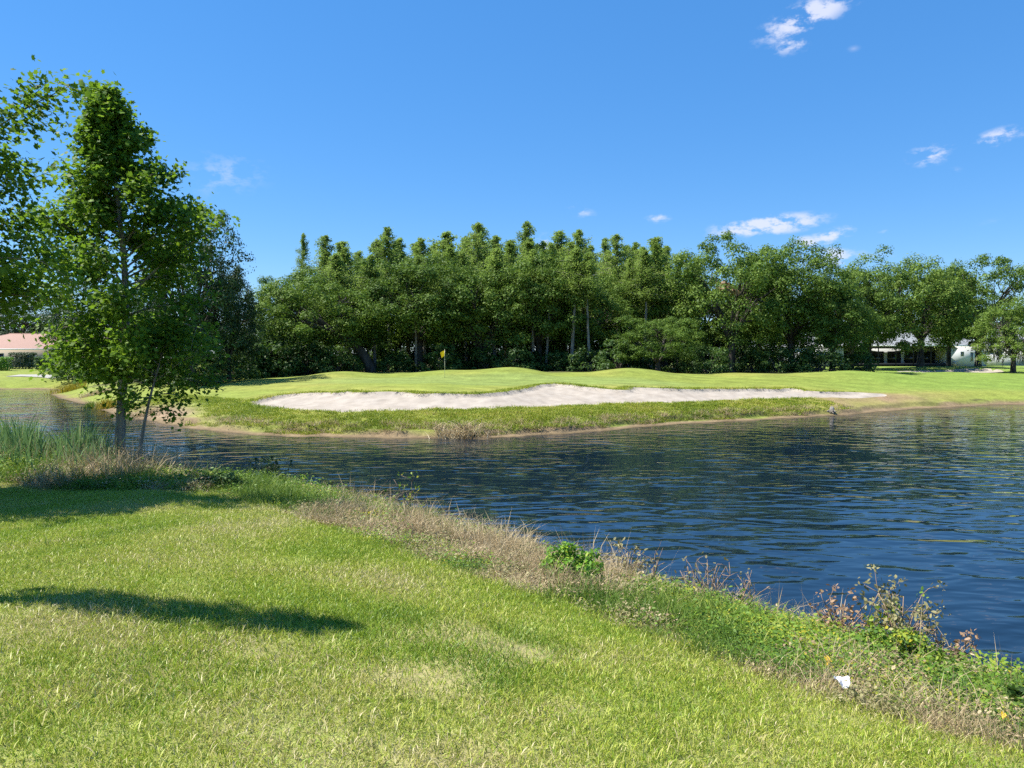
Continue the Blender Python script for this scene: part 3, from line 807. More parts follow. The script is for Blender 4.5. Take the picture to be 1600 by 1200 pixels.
b0 = base_at(198, 18.6)
plant('gum_tree', b0, meshes(make_gum(11, H=.955 * (EYE + (HZ - 132) / FPX * 18.6 - b0[2]), R=2.15, start=.27, nb=74, nleaf=72, skew=(.14, .2), droop=.12), M['grey_bark'], M['gum_leaf']),
      'slim tall green tree with a pale straight trunk on the near bank beside the reeds', 'tree')
b1 = base_at(222, 18.2)
w, g = make_gum(23, H=3.6, R=1.15, start=.48, nb=17, leaf=.105, rt=.05, sub=4, nleaf=30, topw=.9)
for arr in w.V + g.V:                          # this young tree leans to the right
    arr[:, 0] += .16 * np.maximum(arr[:, 2], 0) ** 1.2
plant('young_tree', b1, meshes((w, g), M['grey_bark'], M['gum_leaf']), 'small thin tree leaning right beside the slim tall tree', 'tree')
b2 = np.array([-11.0, 13.2, hz(-11.0, 13.2)])
plant('gum_tree', b2, meshes(make_gum(31, H=6.9, R=3.0, start=.43, nb=70, skew=(.25, 0), leaf=.10, topw=1.2, nleaf=135, droop=0), M['grey_bark'], M['gum_leaf']),
      'bushy green tree at the left edge, its trunk outside the picture', 'tree')
# slim columnar tree just outside the left edge; its shadow lies over the lawn
b4 = np.array([-5.1, 5.68, hz(-5.1, 5.68)])
rng = np.random.default_rng(3); g, w = Geo(), Geo()
w.tube(np.stack([np.zeros(8), np.zeros(8), np.linspace(-.2, 5.8, 8)], -1), np.linspace(.028, .008, 8), 7)
zc_ = np.linspace(2.1, 6.0, 50); cx = rng.normal(0, .08, (50, 2))
clump_leaves(g, rng, np.stack([cx[:, 0], cx[:, 1], zc_], -1), np.interp(zc_, [2.1, 2.9, 4.2, 5.3, 6.0], [.06, .22, .28, .24, .10]), 70, .075, OVAL, flat=1.1)
plant('columnar_tree', b4, meshes((w, g), M['bark'], M['shrub_leaf']), 'slim columnar tree just left of the view that shades the lawn', 'tree')

# ------------------------------------------------------------------ flag on the green
fp = ground_hit(695, 590); D = fp[1]
fl = thing('golf_flagstick', fp, 'golf flagstick with a limp yellow flag on the green', 'flag')
g = Geo(); g.tube(np.array([(0, 0, -.1), (0, 0, 1), (0, 0, 2.14)]), [.014, .013, .011], 8); g.box((-.02, -.02, 2.14), (.02, .02, 2.18))
M['pole'] = rough_material('flag_pole', (.66, .62, .42), (.78, .74, .55), 4, .4, .05)
M['flag'] = leaf_material('flag_cloth', [(0, (.80, .56, .012)), (1, (.86, .64, .03))], .35, (.85, .6, .01), obj_var=0)
g.obj('pole', M['pole'], fl, True)
uu, vv_ = np.meshgrid(np.linspace(0, 1, 14), np.linspace(0, 1, 10))
fx = -.012 - .34 * uu * (1 - .35 * vv_) ; fy = .07 * np.sin(uu * 9 + vv_ * 2) * (.3 + uu); fz = 2.10 - .42 * vv_ - .16 * uu ** 1.2
i2, j2 = np.meshgrid(np.arange(13), np.arange(9)); q2 = (j2 * 14 + i2).ravel()
build('flag', np.stack([fx.ravel(), fy.ravel(), fz.ravel()], -1), [np.stack([q2, q2 + 1, q2 + 15, q2 + 14], -1)], M['flag'], fl, True, tint=np.full(140, .5))
g = Geo(); g.tube(np.array([(0, 0, .004), (0, 0, .012)]), [.054, .054], 16); g.obj('cup', rough_material('hole_cup', (.02, .02, .02), (.05, .05, .05)), fl)

# ------------------------------------------------------------------ houses
M['white_wall'] = rough_material('white_stucco', (.50, .51, .52), (.58, .59, .60), 8, .9, .15)
M['cream_wall'] = rough_material('cream_stucco', (.36, .31, .25), (.42, .37, .30), 8, .9, .15)
M['grey_shingle'] = rough_material('grey_shingle', (.17, .18, .185), (.27, .28, .28), 9, .9, .4, 6, (1, 3, 3))
M['pink_tile'] = rough_material('pink_tile', (.25, .155, .12), (.36, .235, .185), 7, .85, .5, 6, (3, 1, 1))
M['trim'] = rough_material('white_trim', (.72, .72, .71), (.80, .80, .79), 3, .6, .05)
M['dark_screen'] = rough_material('dark_screen', (.012, .013, .014), (.03, .032, .033), 30, .6, .05)
M['dark_trim'] = rough_material('bronze_trim', (.03, .028, .026), (.05, .047, .043), 8, .5, .05)


def glass():
    m, N, L = mat_new('window_glass'); p = N.new('ShaderNodeBsdfPrincipled')
    p.inputs['Base Color'].default_value = (.02, .025, .03, 1); p.inputs['Roughness'].default_value = .05
    o = N.new('ShaderNodeOutputMaterial'); L.new(p.outputs[0], o.inputs[0]); return m


M['glass'] = glass()


def hip_roof(parent, x0, x1, y0, y1, z, h, mat, over=.55, name='roof'):
    x0 -= over; x1 += over; y0 -= over; y1 += over; r = (y1 - y0) / 2; ym = (y0 + y1) / 2
    g = Geo(); t = .16
    V = [(x0, y0, z), (x1, y0, z), (x1, y1, z), (x0, y1, z), (x0 + r, ym, z + h), (x1 - r, ym, z + h),
         (x0, y0, z - t), (x1, y0, z - t), (x1, y1, z - t), (x0, y1, z - t)]
    g.add(V, [np.array([(0, 1, 5, 4), (2, 3, 4, 5), (6, 9, 8, 7)]), np.array([(1, 2, 5), (3, 0, 4)])])
    o = g.obj(name, mat, parent)
    f = Geo()
    for a, b in (((x0, y0 - .02), (x1, y0)), ((x0, y1), (x1, y1 + .02)), ((x0 - .02, y0), (x0, y1)), ((x1, y0), (x1 + .02, y1))):
        f.box((a[0], a[1], z - t - .02), (b[0], b[1], z + .015))
    f.obj('fascia', M['trim'], o)
    rc = Geo(); rc.tube(np.array([(x0 + r, ym, z + h), (x1 - r, ym, z + h)]), [.09, .09], 6)
    for c, e in (((x0, y0), (x0 + r, ym)), ((x1, y0), (x1 - r, ym)), ((x0, y1), (x0 + r, ym)), ((x1, y1), (x1 - r, ym))):
        rc.tube(np.array([(c[0], c[1], z), (e[0], e[1], z + h)]), [.07, .07], 6)
    rc.obj('ridge_cap', mat, o)
    return o


def window(parent, x0, x1, y, z0, z1):
    f = Geo(); b = .07
    f.box((x0 - b, y - .05, z0 - b), (x1 + b, y - .004, z0)); f.box((x0 - b, y - .05, z1), (x1 + b, y - .004, z1 + b))
    f.box((x0 - b, y - .05, z0), (x0, y - .004, z1)); f.box((x1, y - .05, z0), (x1 + b, y - .004, z1))
    f.box(((x0 + x1) / 2 - .02, y - .045, z0), ((x0 + x1) / 2 + .02, y - .025, z1))
    o = f.obj('window', M['trim'], parent)
    p = Geo(); p.box((x0, y - .024, z0), (x1, y - .004, z1)); p.obj('pane', M['glass'], o)
    return o


# grey-roofed house with screened porch
D = 118.0; X = lambda u: (u - 800) / FPX * D
x0, x1 = X(1262), X(1541); xc = X(1482); zb = hz((x0 + x1) / 2, D); wt = EYE + (HZ - 541) / FPX * D - zb
h = thing('house', (0, D, zb), 'low white house with a grey hipped roof and a dark screened porch behind the oaks', 'house')
g = Geo(); g.box((xc, 0, -.4), (x1, 13, wt)); g.box((x0, 0, -.4), (x0 + 5.5, 13, wt)); g.box((x0 + 5.5, 3.4, -.4), (xc, 13, wt)); g.obj('wall', M['white_wall'], h)
hip_roof(h, x0, x1, 0, 13, wt + .16, EYE + (HZ - 517) / FPX * (D + 6) - zb - wt, M['grey_shingle'])
span = xc - x0 - 5.5
for k in range(7):
    xx = x0 + 5.5 + span * k / 6; gp = Geo(); gp.box((xx - .06, .06, -.1), (xx + .06, .18, wt)); gp.obj('porch_post', M['dark_trim'], h)
for k in range(6):
    a = x0 + 5.5 + span * k / 6 + .3; b = a + span / 6 - .6; gp = Geo(); gp.box((a, 3.3, .05), (b, 3.39, 2.3)); gp.obj('patio_door', M['glass'], h)
g = Geo(); g.box((x0 + 5.5, .08, .0), (xc, .16, .45)); g.box((x0 + 5.5, .08, wt - .35), (xc, .16, wt - .02)); g.obj('porch_rail', M['dark_screen'], h)
window(h, X(1501), X(1505), 0, 1.55, 2.15); window(h, X(1516), X(1519.5), 0, .7, 2.1); window(h, x0 + 1.4, x0 + 3.6, 0, .9, 2.2)
g = Geo(); g.box((xc - .07, -.1, -.2), (xc + .05, -.01, wt)); g.obj('downspout', M['dark_trim'], h)
g = Geo(); g.box((X(1487), -.5, -.1), (X(1492), -.03, .65)); g.box((X(1487) + .05, -.55, .1), (X(1492) - .05, -.5, .55)); g.obj('air_conditioner', M['cream_wall'], h)
# second house at the right edge
D2 = 124.0; x0, x1 = (1556 - 800) / FPX * D2, (1735 - 800) / FPX * D2; zb = hz(x0, D2)
h = thing('house', (0, D2, zb), 'white house with a bluish grey roof at the right edge behind the mossy oak', 'house')
g = Geo(); g.box((x0, 0, -.4), (x1, 12, 2.75)); g.obj('wall', M['white_wall'], h)
hip_roof(h, x0, x1, 0, 12, 2.92, 2.5, M['grey_shingle']); window(h, x0 + 5, x0 + 6.6, 0, .9, 2.1); window(h, x0 + 10, x0 + 12, 0, .9, 2.1)
g = Geo(); g.box((x0 + 7.8, -.04, -.1), (x0 + 8.8, -.005, 2.1)); g.obj('door', M['dark_trim'], h)
# pink tile-roofed house on the left bank
D3 = 122.0; x0, x1 = (-90 - 800) / FPX * D3, (118 - 800) / FPX * D3; zb = hz((x0 + x1) / 2, D3)
h = thing('house', (0, D3, zb), 'house with a pink tile roof behind hedges at the left edge across the water', 'house')
g = Geo(); g.box((x0, 0, -.4), (x1, 13, 2.7)); g.obj('wall', M['cream_wall'], h)
hip_roof(h, x0, x1, 0, 13, 2.87, 2.6, M['pink_tile'])
for a in (3, 8, 13, 17):
    window(h, x0 + a, x0 + a + 1.8, 0, .8, 2.1)
# hedges before it
for (u0, u1, D, hgt, mat, lab) in [(58, 84, 108, 1.7, M['shrub_leaf'], 'clipped green box hedge in front of the pink tile roofed house'), (-10, 17, 106, 1.7, M['bright_leaf'], 'bright yellow green shrub hedge at the left edge before the house'),
                                   (18, 57, 112, 2.2, M['dark_leaf'], 'dark low hedge between the yellow green and the clipped hedge'), (86, 150, 100, 2.6, M['dark_leaf'], 'tall dark hedge right of the clipped hedge')]:
    xa, xb = (u0 - 800) / FPX * D, (u1 - 800) / FPX * D; rng = np.random.default_rng(int(u0 + 90)); n = int(800 * (xb - xa))
    P = np.stack([rng.uniform(xa, xb, n), rng.uniform(-.6, .6, n), rng.uniform(0, hgt, n)], -1); sel = rng.integers(0, 3, n)
    P[sel == 0, 1] = -.6 + rng.normal(0, .06, (sel == 0).sum()); P[sel == 1, 2] = hgt + rng.normal(0, .06, (sel == 1).sum())
    t = thing('hedge', ((xa + xb) / 2, D, hz((xa + xb) / 2, D)), lab, 'hedge'); P[:, 0] -= (xa + xb) / 2
    g = Geo(); leaves(g, rng, P, np.stack([rng.normal(0, .5, n), -.6 + rng.normal(0, .5, n), .7 + rng.normal(0, .4, n)], -1), .20, np.clip(rng.normal(.5, .22, n), 0, 1)); g.obj('foliage', mat, t)
    g = Geo(); [g.tube(np.array([(x, 0, -.2), (x + .1, .05, hgt * .8)]), [.04, .015], 5) for x in np.linspace(P[:, 0].min() + .2, P[:, 0].max() - .2, 8)]; g.obj('stem', M['bark'], t)
# pale path by the hedge
M['concrete'] = rough_material('path_concrete', (.26, .25, .22), (.34, .33, .30), 2, .9, .2)
pc = np.array([ground_hit(u, v)[:2] for u, v in [(20, 587.5), (52, 587.3), (80, 588.5), (95, 591)]]); pc = catmull(pc, 6)
tn = np.gradient(pc, axis=0); tn = unit(tn); nn = np.stack([-tn[:, 1], tn[:, 0]], -1); L_, R_ = pc + nn * 1.2, pc - nn * 1.2
Vp = np.concatenate([np.column_stack([L_, height(L_[:, 0], L_[:, 1]) + .06]), np.column_stack([R_, height(R_[:, 0], R_[:, 1]) + .06])]); k = len(pc)
tag(build('path', Vp, [np.array([(i + k, i + 1 + k, i + 1, i) for i in range(k - 1)])], M['concrete']), 'pale path across the grass by the hedge', kind='structure')


# ------------------------------------------------------------------ grass and bank vegetation scattered on the ground
def blade_tuft(seed, n, spread, h, wid, mat, lean=.6, tint=(.5, .2), curl=.25, hv=.35):
    rng = np.random.default_rng(seed); g = Geo()
    P = rng.normal(0, spread, (n, 2)); a = rng.uniform(0, 6.283, n); hh_ = h * np.clip(1 + hv * rng.normal(size=n), .3, 2)
    ln = np.abs(rng.normal(lean, lean * .5, n)); dx, dy = np.cos(a), np.sin(a); fa = rng.uniform(0, 6.283, n)
    sx, sy = np.cos(fa), np.sin(fa); w_ = wid * rng.uniform(.7, 1.3, n)
    V = np.zeros((n, 5, 3))
    for lv, (t, ww) in enumerate(((0, .8), (.55, 1.0))):
        off = ln * hh_ * (t ** (1 + curl)); zz_ = hh_ * t * (1 - .12 * ln * t)
        for sd, sg in ((0, -.5), (1, .5)):
            V[:, lv * 2 + sd] = np.stack([P[:, 0] + dx * off + sx * w_ * ww * sg, P[:, 1] + dy * off + sy * w_ * ww * sg, zz_ - .012], -1)
    off = ln * hh_; V[:, 4] = np.stack([P[:, 0] + dx * off, P[:, 1] + dy * off, hh_ * (1 - .28 * np.minimum(ln, 1.6)) - .012], -1)
    b = (np.arange(n) * 5)[:, None]
    g.add(V.reshape(-1, 3), [b + np.array([[0, 1, 3, 2]]), b + np.array([[2, 3, 4]])], np.repeat(np.clip(rng.normal(*tint, n), 0, 1), 5))
    me = g.mesh('tuft'); me.materials.append(mat); return me


def broad_tuft(seed, n, spread, h, size, mat, tint=(.5, .2), shape=OVAL):
    rng = np.random.default_rng(seed); g = Geo(); P = np.column_stack([rng.normal(0, spread, (n, 2)), h * rng.random(n) ** .7])
    leaves(g, rng, P, rng.normal(0, .45, (n, 3)) + np.array([0, 0, 1.0]), size * rng.uniform(.6, 1.4, n), np.clip(rng.normal(*tint, n), 0, 1), shape)
    me = g.mesh('tuft'); me.materials.append(mat); return me


def scatter(name, pts, rz, sc, idx, meshes_, tilt=None):
    """ONE object: tuft meshes set on the given ground points by geometry nodes."""
    col = bpy.data.collections.new(name + '_source')
    for i, me in enumerate(meshes_):
        col.objects.link(bpy.data.objects.new('%s_tuft_%02d' % (name, i), me))
    me = bpy.data.meshes.new(name); me.vertices.add(len(pts)); me.vertices.foreach_set('co', np.asarray(pts, np.float32).ravel())
    rot = np.zeros((len(pts), 3), np.float32); rot[:, 2] = rz
    if tilt is not None:
        rot[:, :2] = tilt
    a = me.attributes.new('rot', 'FLOAT_VECTOR', 'POINT'); a.data.foreach_set('vector', rot.ravel())
    a = me.attributes.new('scl', 'FLOAT', 'POINT'); a.data.foreach_set('value', np.asarray(sc, np.float32))
    a = me.attributes.new('idx', 'INT', 'POINT'); a.data.foreach_set('value', np.asarray(idx, np.int32))
    o = link(bpy.data.objects.new(name, me))
    t = bpy.data.node_groups.new(name + '_nodes', 'GeometryNodeTree')
    t.interface.new_socket('Geometry', in_out='INPUT', socket_type='NodeSocketGeometry'); t.interface.new_socket('Geometry', in_out='OUTPUT', socket_type='NodeSocketGeometry')
    N, L = t.nodes, t.links; gi, go = N.new('NodeGroupInput'), N.new('NodeGroupOutput')
    ci = N.new('GeometryNodeCollectionInfo'); ci.inputs['Collection'].default_value = col; ci.inputs['Separate Children'].default_value = True; ci.inputs['Reset Children'].default_value = True
    ip = N.new('GeometryNodeInstanceOnPoints'); ip.inputs['Pick Instance'].default_value = True

    def named(nm, ty):
        n = N.new('GeometryNodeInputNamedAttribute'); n.data_type = ty; n.inputs['Name'].default_value = nm; return n.outputs[0]
    L.new(gi.outputs[0], ip.inputs['Points']); L.new(ci.outputs[0], ip.inputs['Instance']); L.new(named('idx', 'INT'), ip.inputs['Instance Index'])
    er = N.new('FunctionNodeEulerToRotation'); L.new(named('rot', 'FLOAT_VECTOR'), er.inputs[0]); L.new(er.outputs[0], ip.inputs['Rotation'])
    L.new(named('scl', 'FLOAT'), ip.inputs['Scale']); L.new(ip.outputs[0], go.inputs[0])
    md = o.modifiers.new('scatter', 'NODES'); md.node_group = t
    return o


def in_view(x, y, margin=1.2):
    return (np.abs(x) < y * .70 + margin) & (y > 1.6)


# mown lawn
rng = np.random.default_rng(41)
tufts = [blade_tuft(400 + i, 190, .12, .026, .0036, M['lawn_blade'], lean=.75, tint=([.34, .44, .52, .60, .70, .88][i], .20)) for i in range(6)]
tufts += [blade_tuft(410 + i, 120, .10, .036, .0042, M['lawn_blade'], lean=.7, tint=([.22, .30][i], .13)) for i in range(2)]
n = 90000; yy = 1.6 + 21 * rng.random(n) ** 1.0; xx = rng.uniform(-1, 1, n) * (yy * .70 + 1.2)
keep = (rng.random(n) < np.clip(1.25 - yy / 30, .3, 1) * (yy * .70 + 1.2) / 16) & ~in_poly(xx, yy, WEEDY) & (yy < 19)
xx, yy = xx[keep], yy[keep]; zz = height(xx, yy)
pn = snoise(xx, yy, .9, 51) + .7 * snoise(xx, yy, 2.6, 52)
dry = snoise(xx, yy, 1.7, 53) + .8 * snoise(xx, yy, 5, 54) + .35 * sstep(8, 4, np.hypot(xx + 2.2, yy - 7))
bare = (dry > 1.25) & (rng.random(len(xx)) < .55 * sstep(1.25, 1.9, dry))
xx, yy, zz, pn, dry = xx[~bare], yy[~bare], zz[~bare], pn[~bare], dry[~bare]
idx = np.clip(np.round(2.3 + 1.1 * dry + rng.normal(0, .9, len(xx))), 0, 5).astype(int)
idx = np.where((pn > .75) & (rng.random(len(xx)) < .6), 6 + (rng.random(len(xx)) < .5), idx)
o = scatter('lawn_grass', np.stack([xx, yy, zz], -1), rng.uniform(0, 6.28, len(xx)), rng.uniform(.75, 1.25, len(xx)) * (1 + .02 * yy), idx, tufts)
tag(o, 'mown green and yellowing lawn grass in the foreground', 'grass', kind='stuff')

# rank weeds of the near bank
wt_ = [blade_tuft(500, 70, .08, .12, .005, M['weed_green'], lean=.7), blade_tuft(501, 70, .08, .16, .005, M['weed_green'], lean=.6, tint=(.4, .2)), blade_tuft(502, 60, .09, .11, .006, M['weed_green'], lean=1.0, tint=(.75, .2)),
       blade_tuft(503, 80, .08, .17, .004, M['weed_dry'], lean=.8), blade_tuft(504, 80, .09, .13, .004, M['weed_dry'], lean=1.1), blade_tuft(505, 60, .08, .22, .0035, M['weed_dry'], lean=.6),
       broad_tuft(506, 110, .10, .11, .023, M['weed_broad']), broad_tuft(507, 100, .10, .14, .028, M['weed_broad'], (.4, .2)), broad_tuft(508, 110, .11, .09, .021, M['weed_broad'], (.8, .2)),
       broad_tuft(509, 80, .10, .13, .026, M['weed_dry'], (.45, .25)), broad_tuft(510, 80, .10, .12, .030, M['dull_leaf'], (.5, .25))]
n = 40000; yy = 1.5 + 21 * rng.random(n); xx = rng.uniform(-1, 1, n) * (yy * .72 + 2)
keep = in_poly(xx, yy, WEEDY); xx, yy = xx[keep], yy[keep]; zz = height(xx, yy); keep = zz > -.02; xx, yy, zz = xx[keep], yy[keep], zz[keep]
dn = poly_dist(xx, yy, NEAR); db = poly_dist(xx, yy, BORDER)
keep = rng.random(len(xx)) < np.clip(.35 + .25 * np.minimum(db, 2) + .12 * xx * 0, 0, 1); xx, yy, zz, dn, db = xx[keep], yy[keep], zz[keep], dn[keep], db[keep]
f1 = snoise(xx, yy, 1.1, 61) + .6 * snoise(xx, yy, 3, 62); f2 = snoise(xx, yy, 1.4, 63)
wdry = f1 + .55 * np.exp(-((xx + .8) / 2.4) ** 2 - ((yy - 11.0) / 3.5) ** 2) + rng.normal(0, .45, len(xx))
wbro = f2 + .35 * sstep(-1, 3, xx) + rng.normal(0, .45, len(xx))
idx = np.where(wdry > .62, 3 + rng.integers(0, 3, len(xx)), np.where(wbro > .0, 6 + rng.integers(0, 3, len(xx)), rng.integers(0, 3, len(xx))))
idx = np.where((wdry > 0) & (rng.random(len(xx)) < .3), 9 + rng.integers(0, 2, len(xx)), idx)
sc = rng.uniform(.6, 1.25, len(xx)) * np.interp(db, [0, .3, 1.2, 2.5], [.75, 1.0, 1.3, 1.5]) * (1 + .35 * sstep(8, 20, yy)) * (1 + .45 * sstep(-4.5, -8, xx))
o = scatter('bank_weeds', np.stack([xx, yy, zz - .01], -1), rng.uniform(0, 6.28, len(xx)), sc, idx, wt_)
tag(o, 'mixed green and dry straw coloured weeds along the near bank', 'weeds', kind='stuff')

# rough grass of the far bank and bunker edge
rt_ = [blade_tuft(600, 46, .12, .085, .014, M['rough_blade'], lean=.8), blade_tuft(601, 46, .14, .12, .014, M['rough_blade'], lean=.7, tint=(.4, .2)), blade_tuft(602, 46, .13, .10, .016, M['rough_blade'], lean=1, tint=(.65, .2)),
       blade_tuft(603, 40, .14, .17, .013, M['weed_dry'], lean=1.1, tint=(.25, .2)), blade_tuft(604, 40, .12, .12, .016, M['rough_blade'], lean=.9, tint=(.25, .15))]
n = 75000; xx = rng.uniform(-24, 42, n); yy = rng.uniform(32, 60, n)
df = poly_dist(xx, yy, FAR); ins = in_poly(xx, yy, POND); sb = bunk_sd(xx, yy, BUNK[0])
nb_ = snoise(xx, yy, 1.1, 32)
strip = (~ins) & (sb > .03) & (((df > .68 + .25 * nb_) & (df < 4.8) & (xx < 21)) | ((sb < .7) & (df > 1.2)))
dd_ = np.exp(-((xx - 24.5) / 5.5) ** 2 - ((df - 2.6) / 2.4) ** 2) * 1.5 + np.exp(-((xx + 19) / 4.5) ** 2 - ((df - 1.2) / 1.8) ** 2) * 1.4
keep = strip & (rng.random(n) > dd_) & (rng.random(n) < np.where(df < 4.8, .85, .6))
xx, yy, df, sb = xx[keep], yy[keep], df[keep], sb[keep]; zz = height(xx, yy) + .05 * (1 - sstep(0, .6, sb))
idx = rng.integers(0, 3, len(xx)); lo_ = (df < 1.6) & (rng.random(len(xx)) < .5); idx = np.where(lo_, 3 + (rng.random(len(xx)) < .5), idx)
o = scatter('rough_grass', np.stack([xx, yy, zz], -1), rng.uniform(0, 6.28, len(xx)), rng.uniform(.7, 1.3, len(xx)) * np.where(sb < .7, .8, 1) * np.where(sb < .22, 1.5, 1), idx, rt_)
tag(o, 'ragged yellow green rough grass in front of the sand bunker', 'grass', kind='stuff')

# reed bed at the left of the near bank
rng = np.random.default_rng(71); g = Geo(); nr = 3200
cu = np.where(rng.random(nr) < .8, rng.uniform(-60, 112, nr), rng.uniform(112, 172, nr))
RD = 15.6 + 4.6 * rng.random(nr) ** .7; RX = (cu - 800) / FPX * RD; RZ = np.maximum(height(RX, RD), -.1)
for k in range(nr):
    D = RD[k]; x = RX[k]
    zb_ = RZ[k]; hh_ = rng.uniform(.5, 1.6) * np.interp(D, [15.6, 17.5], [.35, 1]) * (1 + .15 * math.sin(cu[k] * .06))
    a = rng.uniform(0, 6.283); ln = rng.uniform(.02, .4) * hh_; s_ = rng.uniform(0, 6.283); w_ = rng.uniform(.012, .024)
    P = [np.array([x + math.cos(a) * ln * t ** 2, D + math.sin(a) * ln * t ** 2, zb_ - .15 + hh_ * t * (1 - .1 * t)]) for t in (0, .4, .75, 1)]
    sv = np.array([math.cos(s_), math.sin(s_), 0]) * w_
    g.add([P[0] - sv, P[0] + sv, P[1] - sv, P[1] + sv, P[2] - sv * .7, P[2] + sv * .7, P[3]], [np.array([(0, 1, 3, 2), (2, 3, 5, 4)]), np.array([(4, 5, 6)])], np.clip(rng.normal(.5, .22), 0, 1))
tag(g.obj('reeds', M['reed']), 'tall blue green reeds at the water edge left of the slim tree', 'reeds', kind='stuff')


# yellowed reeds on the far left shore
def reed_clump(name, u, v, wpx, n, hgt, mat, label, lean=.3, wid=.02, seed=1, cat='reeds'):
    rng = np.random.default_rng(seed); c = ground_hit(u, v); g = Geo(); sp = wpx / FPX * c[1] / 2
    for k in range(n):
        x, y = rng.normal(0, sp * .55), rng.normal(0, sp * .35); h_ = hgt * rng.uniform(.5, 1.2); a = rng.uniform(0, 6.283); ln = abs(rng.normal(lean, lean * .6)) * h_
        s_ = rng.uniform(0, 6.283); sv = np.array([math.cos(s_), math.sin(s_), 0]) * wid * rng.uniform(.6, 1.3); z0 = hz(c[0] + x, c[1] + y) - c[2] - .03
        P = [np.array([x + math.cos(a) * ln * t ** 1.6, y + math.sin(a) * ln * t ** 1.6, z0 + h_ * t * (1 - .25 * lean * t)]) for t in (0, .5, 1)]
        g.add([P[0] - sv, P[0] + sv, P[1] - sv, P[1] + sv, P[2]], [np.array([(0, 1, 3, 2)]), np.array([(2, 3, 4)])], np.clip(rng.normal(.5, .25), 0, 1))
    o = g.obj(name, mat); o.location = [float(q) for q in c]
    return tag(o, label, cat)


reed_clump('yellow_reeds', 108, 611, 46, 420, .8, M['yellow_reed'], 'clump of bright yellow reeds on the far left point of the shore', seed=5)
reed_clump('yellow_reeds', 166, 638, 36, 260, .75, M['yellow_reed'], 'clump of yellow reeds at the shore left of the slim tree trunk', seed=6)
reed_clump('green_reeds', 140, 638, 22, 160, .55, M['weed_green'], 'small green reeds beside the yellow reeds at the shore', seed=7)
reed_clump('dry_grass_heap', 716, 683, 62, 520, .62, M['weed_dry'], 'heap of dead straw grass at the waterline below the flag', lean=1.0, wid=.016, seed=8, cat='dead grass')
reed_clump('dry_grass_heap', 232, 648, 60, 300, .45, M['weed_dry'], 'flattened dry grass on the far shore right of the slim tree trunk', lean=1.3, wid=.018, seed=9, cat='dead grass')
reed_clump('dry_grass_heap', 150, 616, 40, 420, .5, M['weed_dry'], 'greyish dry grass behind the yellow reeds on the far point', lean=1.2, wid=.02, seed=10, cat='dead grass')
# weathered stump at the far waterline
c = ground_hit(1299, 646); g = Geo(); rng = np.random.default_rng(3)
for k in range(9):
    a = rng.uniform(0, 6.28); g.tube(np.array([(0, 0, -.1), (math.cos(a) * .18, math.sin(a) * .18, .12), (math.cos(a) * .4, math.sin(a) * .4, rng.uniform(-.05, .2))]), [.1, .07, .03], 6)
g.tube(np.array([(0, 0, -.1), (.02, 0, .2), (.05, .02, .38)]), [.20, .16, .09], 8)
o = g.obj('stump', M['grey_bark'], None, True); o.location = [float(q) for q in c]; tag(o, 'small grey weathered stump at the far waterline below the right end of the bunker', 'stump')


# ------------------------------------------------------------------ single plants on the near bank
def shore_point(u, back=.3):
    D = np.linspace(4, 24, 800); x = (u - 800) / FPX * D; ok = (height(x, D) > .02) & (poly_dist(x, D, NEAR) > back)
    i = np.nonzero(~ok)[0][0] - 1
    return np.array([x[i], D[i], hz(x[i], D[i])])


def twig_plant(u, vtop, label, seed, leaf_n=40, leaf_mat='dead_leaf', name='dead_weed', lean=(0, 0), nb=9, spread=.5, back=.35):
    rng = np.random.default_rng(seed); c = shore_point(u, back); H = max(.2, EYE - (vtop - HZ) / FPX * c[1] - c[2]); g, lf = Geo(), Geo()
    for k in range(nb):
        a = rng.uniform(0, 6.283); e = np.array([math.cos(a) * spread * H * rng.uniform(.3, 1) + lean[0] * H, math.sin(a) * spread * H * rng.uniform(.3, 1) + lean[1] * H, H * rng.uniform(.55, 1.0)])
        p = bez(np.array([0, 0, -.05]), e * np.array([.25, .25, .6]), e, 6); g.tube(p, np.linspace(.010, .004, 6), 5)
        for j in range(4):
            s = p[rng.integers(2, 6)]; q_ = s + rng.normal(0, .16, 3) * H + np.array([0, 0, .07 * H]); g.tube(np.stack([s, (s + q_) / 2 + rng.normal(0, .02, 3) * H, q_]), [.0045, .0035, .002], 4)
            m = max(1, leaf_n // (nb * 4)); P = q_ + rng.normal(0, .05, (m, 3)) * H
            leaves(lf, rng, P, rng.normal(size=(m, 3)) + np.array([0, 0, .5]), .034 * rng.uniform(.6, 1.5, m) * (1 + .03 * c[1]), np.clip(rng.normal(.5, .25, m), 0, 1), OVAL)
    t = thing(name, c, label, 'weed'); g.obj('stem', M['twig'], t, True); tag(lf.obj('leaf_cluster', M[leaf_mat], t), kind='stuff')
    return t


